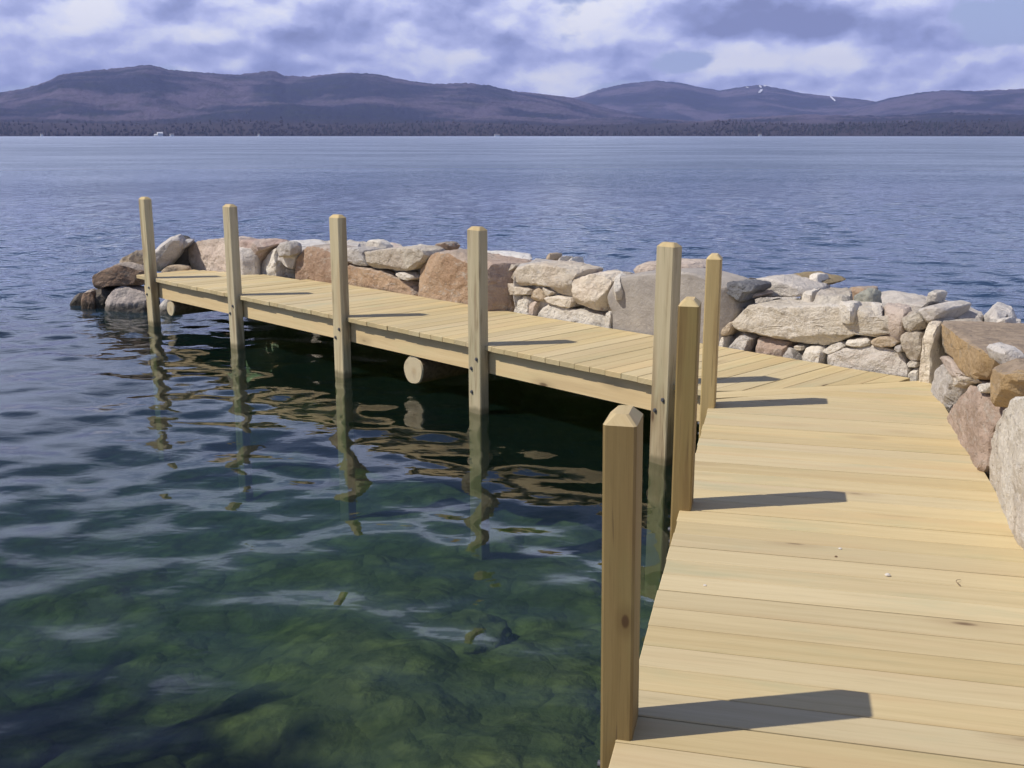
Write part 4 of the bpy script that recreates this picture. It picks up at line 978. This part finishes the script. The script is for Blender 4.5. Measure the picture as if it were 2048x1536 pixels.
while yv[-1] < 3400:
    y_ = yv[-1]; st_ = .045 if y_ < 9 else min(.045 + (y_ - 9) * .006, .30) if y_ < 60 else (yv[-1] - yv[-2]) * 1.12
    yv.append(y_ + st_)
ys = np.array(yv)
X, Y = np.meshgrid(xs, ys)
dx = np.gradient(xs)[None, :] + 0 * Y; dy = np.gradient(ys)[:, None] + 0 * X
cell = np.maximum(dx, dy)
rs = np.random.RandomState(5)
Z = np.zeros_like(X)
rough = np.clip((np.hypot(X + 2.5, Y - 4.0) - 4.5) / 8.0, 0, 1); rough = rough * rough * (3 - 2 * rough)
gustm = 1 + .5 * fbm(X, Y * 2, .08, 3, 21)
NW = 64
for i in range(NW):
    lam = .20 * (1.25 / .20) ** (i / (NW - 1))
    th = R(255) + rs.randn() * R(48)
    kx, ky = math.cos(th) * 2 * math.pi / lam, math.sin(th) * 2 * math.pi / lam
    ph = rs.rand() * 6.283
    s_calm = .064
    s_open = .125 * (1.0 if lam < 1.4 else .8)
    sl_ = s_calm + (s_open - s_calm) * rough * gustm
    wgt = np.clip((lam / cell - 2.5) / 3.0, 0, 1)
    Z += wgt * sl_ * math.sqrt(2.0 / NW) * lam / 6.2832 * np.sin(kx * X + ky * Y + ph + .9 * np.sin(.35 * X + .21 * Y + i))
Z *= np.clip((3300 - Y) / 300, 0, 1)
grid_obj('lake', X, Y, Z + WATER_Z, water_mat(), 'structure')

# ---------------------------------------------------------------- hills across the lake
def ang(y): return math.atan((768 - y) / 2130.0) - R(13.134)
def prof(pts):
    xs_ = np.array([math.degrees(math.atan((q[0] - 1024) / 2187.0)) for q in pts]); ys_ = np.array([math.tan(ang(q[1])) for q in pts])
    return lambda az: np.interp(az, xs_, ys_)
RA = prof([(-1200, 262), (-500, 236), (-200, 215), (0, 197), (60, 187), (110, 172), (130, 161), (165, 156), (200, 151), (250, 146), (300, 139), (320, 140), (345, 147), (420, 152), (480, 155), (520, 149), (550, 146), (563, 149), (575, 156), (620, 156), (660, 151), (700, 148), (755, 150), (800, 160), (860, 168), (890, 169), (930, 167), (980, 172), (1030, 184), (1090, 190), (1140, 196), (1200, 215), (1300, 238), (1500, 263), (2400, 268)])
RB = prof([(-1200, 268), (900, 262), (1000, 235), (1100, 206), (1160, 193), (1200, 179), (1250, 168), (1310, 163), (1355, 167), (1400, 177), (1435, 183), (1470, 178), (1510, 173), (1545, 178), (1600, 190), (1660, 197), (1730, 205), (1800, 216), (1900, 238), (2100, 255), (3200, 262)])
RC = prof([(-1200, 270), (1500, 262), (1650, 238), (1720, 214), (1770, 202), (1830, 192), (1880, 188), (1940, 190), (2048, 187), (2200, 190), (2500, 180), (3200, 200)])
RD = prof([(-1200, 215), (-300, 225), (0, 222), (200, 232), (420, 214), (540, 206), (640, 215), (760, 228), (900, 238), (1000, 232), (1120, 240), (1250, 236), (1400, 245), (1500, 238), (1600, 232), (1760, 236), (1900, 230), (2048, 236), (2500, 225), (3200, 235)])
RE = prof([(-1200, 246), (0, 248), (300, 252), (500, 244), (700, 252), (900, 246), (1100, 254), (1300, 250), (1450, 244), (1600, 253), (1800, 249), (2048, 247), (3200, 246)])
LAY = [(RA, 6200, 1900, 1700), (RB, 9000, 2300, 2000), (RC, 8000, 2200, 2000), (RD, 4700, 1000, 1500), (RE, 3650, 500, 900)]
def terrain(az, r):
    x = r * np.sin(np.radians(az)); y = r * np.cos(np.radians(az))
    h = np.full(np.broadcast(az, r).shape, -6.0)
    for li, (f, r0, wf, wb) in enumerate(LAY):
        wob = 350 * fbm(az, az * 0 + li * 3.3, .16, 2, 40 + li) * (r0 / 6000)
        t = (r - r0 - wob)
        s = np.where(t < 0, np.clip(1 + t / (wf * 1.25), 0, 1), np.clip(1 - t / wb, 0, 1))
        s = s * s * (3 - 2 * s) * .55 + s * .45
        g = fbm(x, y, 1 / 900., 5, 60 + li)
        H = f(az) * (r0 + wob) + CAM_Z
        h = np.maximum(h, H * s * (1 + .30 * g * (1 - s ** 3)) - 6 * (1 - s))
    shore = np.clip((r - (3060 + 60 * fbm(az, az * 0, .5, 3, 77))) / 160, 0, 1)
    return np.where(shore > 0, h * shore + 3 * shore - 6 * (1 - shore) + .5, -6)
def hill_mat():
    m, k, out = material('hill_forest')  # forest colours tinted bluish, putting part of the haze into them
    p = k.node('ShaderNodeNewGeometry').outputs['Position']
    q = k.mapping(p, (.001, .001, .0035))
    big = k.noise(q, 1.6, 6, .6, .6); mid = k.noise(q, 9, 6, .65); fin = k.noise(p, .045, 4, .75)
    col = k.mix(k.mapr(big, .43, .57), (0.122, 0.105, 0.146), (0.030, 0.037, 0.064))  # dark conifer stands, also painted in place of cloud shadows
    col = k.mix(k.math('MULTIPLY', k.mapr(mid, .48, .64), .6), col, (0.035, 0.045, 0.04))
    col = k.mix(k.math('MULTIPLY', k.mapr(fin, .35, .7), .22), col, (0.03, 0.03, 0.036))
    gz = k.node('ShaderNodeSeparateXYZ'); k.l.new(p, gz.inputs[0])
    col = k.mix(k.math('MULTIPLY', k.mapr(gz.outputs[2], 25, 70, 1, 0), .85), col, (0.047, 0.042, 0.044))
    principled(k, out, col, 1.0, k.bump(k.math('MULTIPLY_ADD', fin, .35, mid), .55, 30.0), .0)
    return m
az_ = np.linspace(-52, 52, 900); r_ = np.concatenate([np.linspace(2980, 3400, 26), np.linspace(3420, 11500, 150)])
AZ, RR = np.meshgrid(az_, r_)
HZ = terrain(AZ, RR)
crag = fbm(AZ * 60, RR / 18., .5, 3, 91)
HZ = HZ + np.clip(HZ, 0, 60) / 60 * 7 * crag
grid_obj('hills', RR * np.sin(np.radians(AZ)), RR * np.cos(np.radians(AZ)), HZ, hill_mat(), 'structure')

def on_hill(xp, yp, rmin=6500):
    """where the sight line through a place on the far slope meets the terrain"""
    a = math.degrees(math.atan((xp - 1024) / 2187.0)); rr = np.linspace(rmin, 10500, 1200)
    e = (terrain(np.full(rr.shape, a), rr) - CAM_Z) / rr
    i = int(np.argmax(e >= math.tan(ang(yp)))) 
    return a, float(rr[i]) if e[i] >= math.tan(ang(yp)) else 9000.0
M_SNOW = plain('snow', (0.66, 0.68, 0.72), 0.8, 0, .02, .08)
SNOW = [((1514, 175), (1517, 180), 2.4), ((1519, 183), (1514, 190), 2.8), ((1655, 198), (1666, 207), 3.2), ((1522, 174), (1540, 178), 1.6), ((1487, 178), (1492, 180), 1.2)]
sv = []; sf = []
for (p0_, p1_, wd) in SNOW:
    for t in range(6):
        f_ = t / 5
        xm = p0_[0] + (p1_[0] - p0_[0]) * f_; ym = p0_[1] + (p1_[1] - p0_[1]) * f_
        w = wd * (.6 + .4 * math.sin(math.pi * (f_ * .8 + .1))) * (1 if abs(p1_[0] - p0_[0]) < 15 else .6)
        for s in (-1, 0, 1):
            horizontal = abs(p1_[0] - p0_[0]) > abs(p1_[1] - p0_[1])
            a, rr = on_hill(xm + (0 if horizontal else s * w), ym + (s * w * .6 if horizontal else 0))
            hh = float(terrain(np.array([a]), np.array([rr]))[0]) + 9
            sv.append((rr * math.sin(R(a)), rr * math.cos(R(a)), hh))
        if t:
            b = len(sv) - 6
            for s in (0, 1): sf.append((b + s, b + s + 1, b + 4 + s, b + 3 + s))
tag(mesh_obj('snow', sv, sf, M_SNOW), 'snow left on ski slopes of the far mountain', 'snow', kind='stuff')

# trees along the far shore: one mass
def forest():
    rs = np.random.RandomState(8)
    V = []; F = []; FM = []
    N_ = 5200
    azs = rs.uniform(-40, 40, N_)
    rr = 3105 + rs.gamma(1.6, 120, N_)
    gr = terrain(azs, rr)
    kind = fbm(azs, azs * 0 + 2, .9, 4, 31)
    for a, r, g, kd in zip(azs, rr, gr, kind):
        if g < .4: continue
        x, y = r * math.sin(R(a)), r * math.cos(R(a))
        con = kd + rs.randn() * .25 > .0
        h = rs.uniform(7, 12) * (1.1 if con else .9); w = h * (rs.uniform(.16, .24) if con else rs.uniform(.3, .42))
        b = len(V); n = 6
        prof_ = ((.06, .55), (.22, 1.0), (.55, .62), (.8, .3)) if con else ((.08, .35), (.35, .95), (.65, 1.0), (.88, .6))
        for t, s in prof_:
            for i in range(n):
                q = 6.283 * i / n + rs.rand() * .5; j = rs.uniform(.7, 1.3)
                V.append((x + w * s * j * math.cos(q), y + w * s * j * math.sin(q), g - 1 + h * t * rs.uniform(.92, 1.06)))
        V.append((x, y, g - 1 + h))
        m_ = (0 if con else 1 + int(rs.rand() * 2))
        for t in range(3):
            for i in range(n):
                j = (i + 1) % n
                F.append((b + t * n + i, b + t * n + j, b + (t + 1) * n + j, b + (t + 1) * n + i)); FM.append(m_)
        for i in range(n): F.append((b + 3 * n + i, b + 3 * n + (i + 1) % n, b + 4 * n)); FM.append(m_)
    o = mesh_obj('forest', V, F, None, mats=[plain('conifer_far', (0.032, 0.038, 0.036), 1, 0, .3, .4), plain('bare_wood_far', (0.043, 0.040, 0.043), 1, 0, .3, .3), plain('bud_wood_far', (0.052, 0.044, 0.045), 1, 0, .3, .3)], fmat=FM)
    tag(o, 'dark mixed wood along the far shore of the lake', 'forest', kind='stuff')
forest()

M_WWALL = plain('cottage_white', (0.80, 0.80, 0.78), 0.7, 0, .5, .06)
M_ROOF = plain('cottage_roof', (0.16, 0.15, 0.15), 0.8, 0, .5, .2)
M_ROOFL = plain('cottage_roof_pale', (0.62, 0.63, 0.66), 0.6, 0, .5, .1)
def cottage(xp, w, d, h, lab, roofm, lift=0.0, r=3085.0):
    a = math.degrees(math.atan((xp - 1024) / 2187.0))
    g = max(.8, float(terrain(np.array([a]), np.array([r]))[0])) + lift
    root = bpy.data.objects.new('cottage', None); C.objects.link(root)
    root.location = (r * math.sin(R(a)), r * math.cos(R(a)), g); root.rotation_euler = (0, 0, R(-a + 12))
    tag(root, lab, 'cottage', 'cottages on the far shore')
    V = [(-w, -d, -3), (w, -d, -3), (w, d, -3), (-w, d, -3), (-w, -d, h), (w, -d, h), (w, d, h), (-w, d, h), (-w, 0, h * 1.6), (w, 0, h * 1.6)]
    F = [(0, 1, 5, 4), (1, 2, 6, 9, 5), (2, 3, 7, 6), (3, 0, 4, 8, 7)]
    mesh_obj('wall', V, F, M_WWALL, root)
    e = .5
    V = [(-w - e, -d - e, h - .2), (w + e, -d - e, h - .2), (w + e, 0, h * 1.6 + .15), (-w - e, 0, h * 1.6 + .15), (-w - e, d + e, h - .2), (w + e, d + e, h - .2)]
    V += [(x, y, z + .3) for x, y, z in V]
    F = [(0, 1, 2, 3), (3, 2, 5, 4), (6, 7, 8, 9), (9, 8, 11, 10), (0, 1, 7, 6), (1, 2, 8, 7), (2, 5, 11, 8), (5, 4, 10, 11), (4, 3, 9, 10), (3, 0, 6, 9)]
    mesh_obj('roof', V, F, roofm, root)
cottage(320, 7, 5, 5, 'largest white cottage on the far shore, on the left with a pale roof', M_ROOFL, 2.0)
cottage(311, 3, 3, 3, 'small white shed just left of the largest white cottage', M_ROOFL)
cottage(344, 5, 4, 4, 'white cottage just right of the largest white cottage', M_ROOF)
cottage(84, 3, 3, 4, 'white boathouse at the far left end of the far shore', M_ROOF)
cottage(518, 2.5, 3, 4, 'small white boathouse alone under the left hills', M_ROOF)
cottage(994, 7, 4, 3.5, 'long white cottage at the middle of the far shore', M_ROOF)
cottage(1520, 4, 3, 3.5, 'white cottage on the far shore below the ski slopes', M_ROOF)

# ---------------------------------------------------------------- the pine on the bank that shades the corner of the picture
def pine(x, y, zb, H):
    rs = random.Random(3)
    root = bpy.data.objects.new('pine_tree', None); C.objects.link(root); root.location = (x, y, zb)
    tag(root, 'tall pine on the near bank whose shade falls on the water', 'tree')
    V = []; F = []
    def tube(p, q, r0, r1, n=7):
        b = len(V); d = (q - p).normalized(); s = d.orthogonal().normalized(); t = d.cross(s)
        for c_, r_ in ((p, r0), (q, r1)):
            for i in range(n):
                a = 6.283 * i / n; V.append(c_ + s * r_ * math.cos(a) + t * r_ * math.sin(a))
        for i in range(n): F.append((b + i, b + (i + 1) % n, b + n + (i + 1) % n, b + n + i))
    prev = Vector((0, 0, -.4))
    for i in range(1, 13):
        t = i / 12
        q = Vector((.12 * math.sin(t * 5), .1 * math.sin(t * 4 + 1), H * t))
        tube(prev, q, .26 * (1 - (i - 1) / 12.5), .26 * (1 - i / 12.5)); prev = q
    LV = []; LF = []
    h = 6.0
    while h < H - .2:
        rad = max(.15, min(4.8, (H - .25 - h) * .68 + .1)) 
        for j in range(7 if h < H - 3 else 4):
            a = rs.uniform(0, 6.283); L = rad * rs.uniform(.72, 1.08)
            tip = Vector((math.cos(a) * L, math.sin(a) * L, h + .10 * L))
            base = Vector((0, 0, h)); tube(base, tip, .03, .008, 5)
            m_ = int(L * 6) + 3
            for c_ in range(m_):
                t = .25 + .75 * (c_ + rs.random()) / m_
                p = base.lerp(tip, t) + Vector((rs.gauss(0, .13), rs.gauss(0, .13), rs.gauss(.02, .07)))
                for _ in range(7):
                    d = Vector((rs.gauss(0, 1), rs.gauss(0, 1), rs.gauss(.2, .6))).normalized(); s = d.orthogonal().normalized()
                    l = rs.uniform(.18, .34); w = .05
                    b = len(LV); LV.extend([p - s * w, p + s * w, p + d * l + s * w * .4, p + d * l - s * w * .4]); LF.append((b, b + 1, b + 2, b + 3))
        h += rs.uniform(.28, .42)
    mesh_obj('trunk', V, F, plain('pine_bark', (0.13, 0.085, 0.06), .95, 0, 9, .4), root)
    mesh_obj('crown', LV, LF, plain('pine_needles', (0.035, 0.065, 0.03), .8, 0, 3, .4), root)
pine(-14.8, 0.7, .8, 16.9)

# ---------------------------------------------------------------- air
def haze():
    m, k, out = material('haze_air')
    pv = k.node('ShaderNodeVolumePrincipled')
    pv.inputs['Color'].default_value = (0.45, 0.54, 1.0, 1)
    pv.inputs['Density'].default_value = HAZE_D
    pv.inputs['Anisotropy'].default_value = 0.0
    k.l.new(pv.outputs[0], out.inputs['Volume'])
    x, y0, y1, z0, z1 = 11000, -300, 11000, -9, 760
    V = [(-x, y0, z0), (x, y0, z0), (x, y1, z0), (-x, y1, z0), (-x, y0, z1), (x, y0, z1), (x, y1, z1), (-x, y1, z1)]
    F = [(0, 3, 2, 1), (4, 5, 6, 7), (0, 1, 5, 4), (1, 2, 6, 5), (2, 3, 7, 6), (3, 0, 4, 7)]
    tag(mesh_obj('haze', V, F, m), kind='stuff')
HAZE_D = 7.5e-5
if HAZE_D > 0: haze()
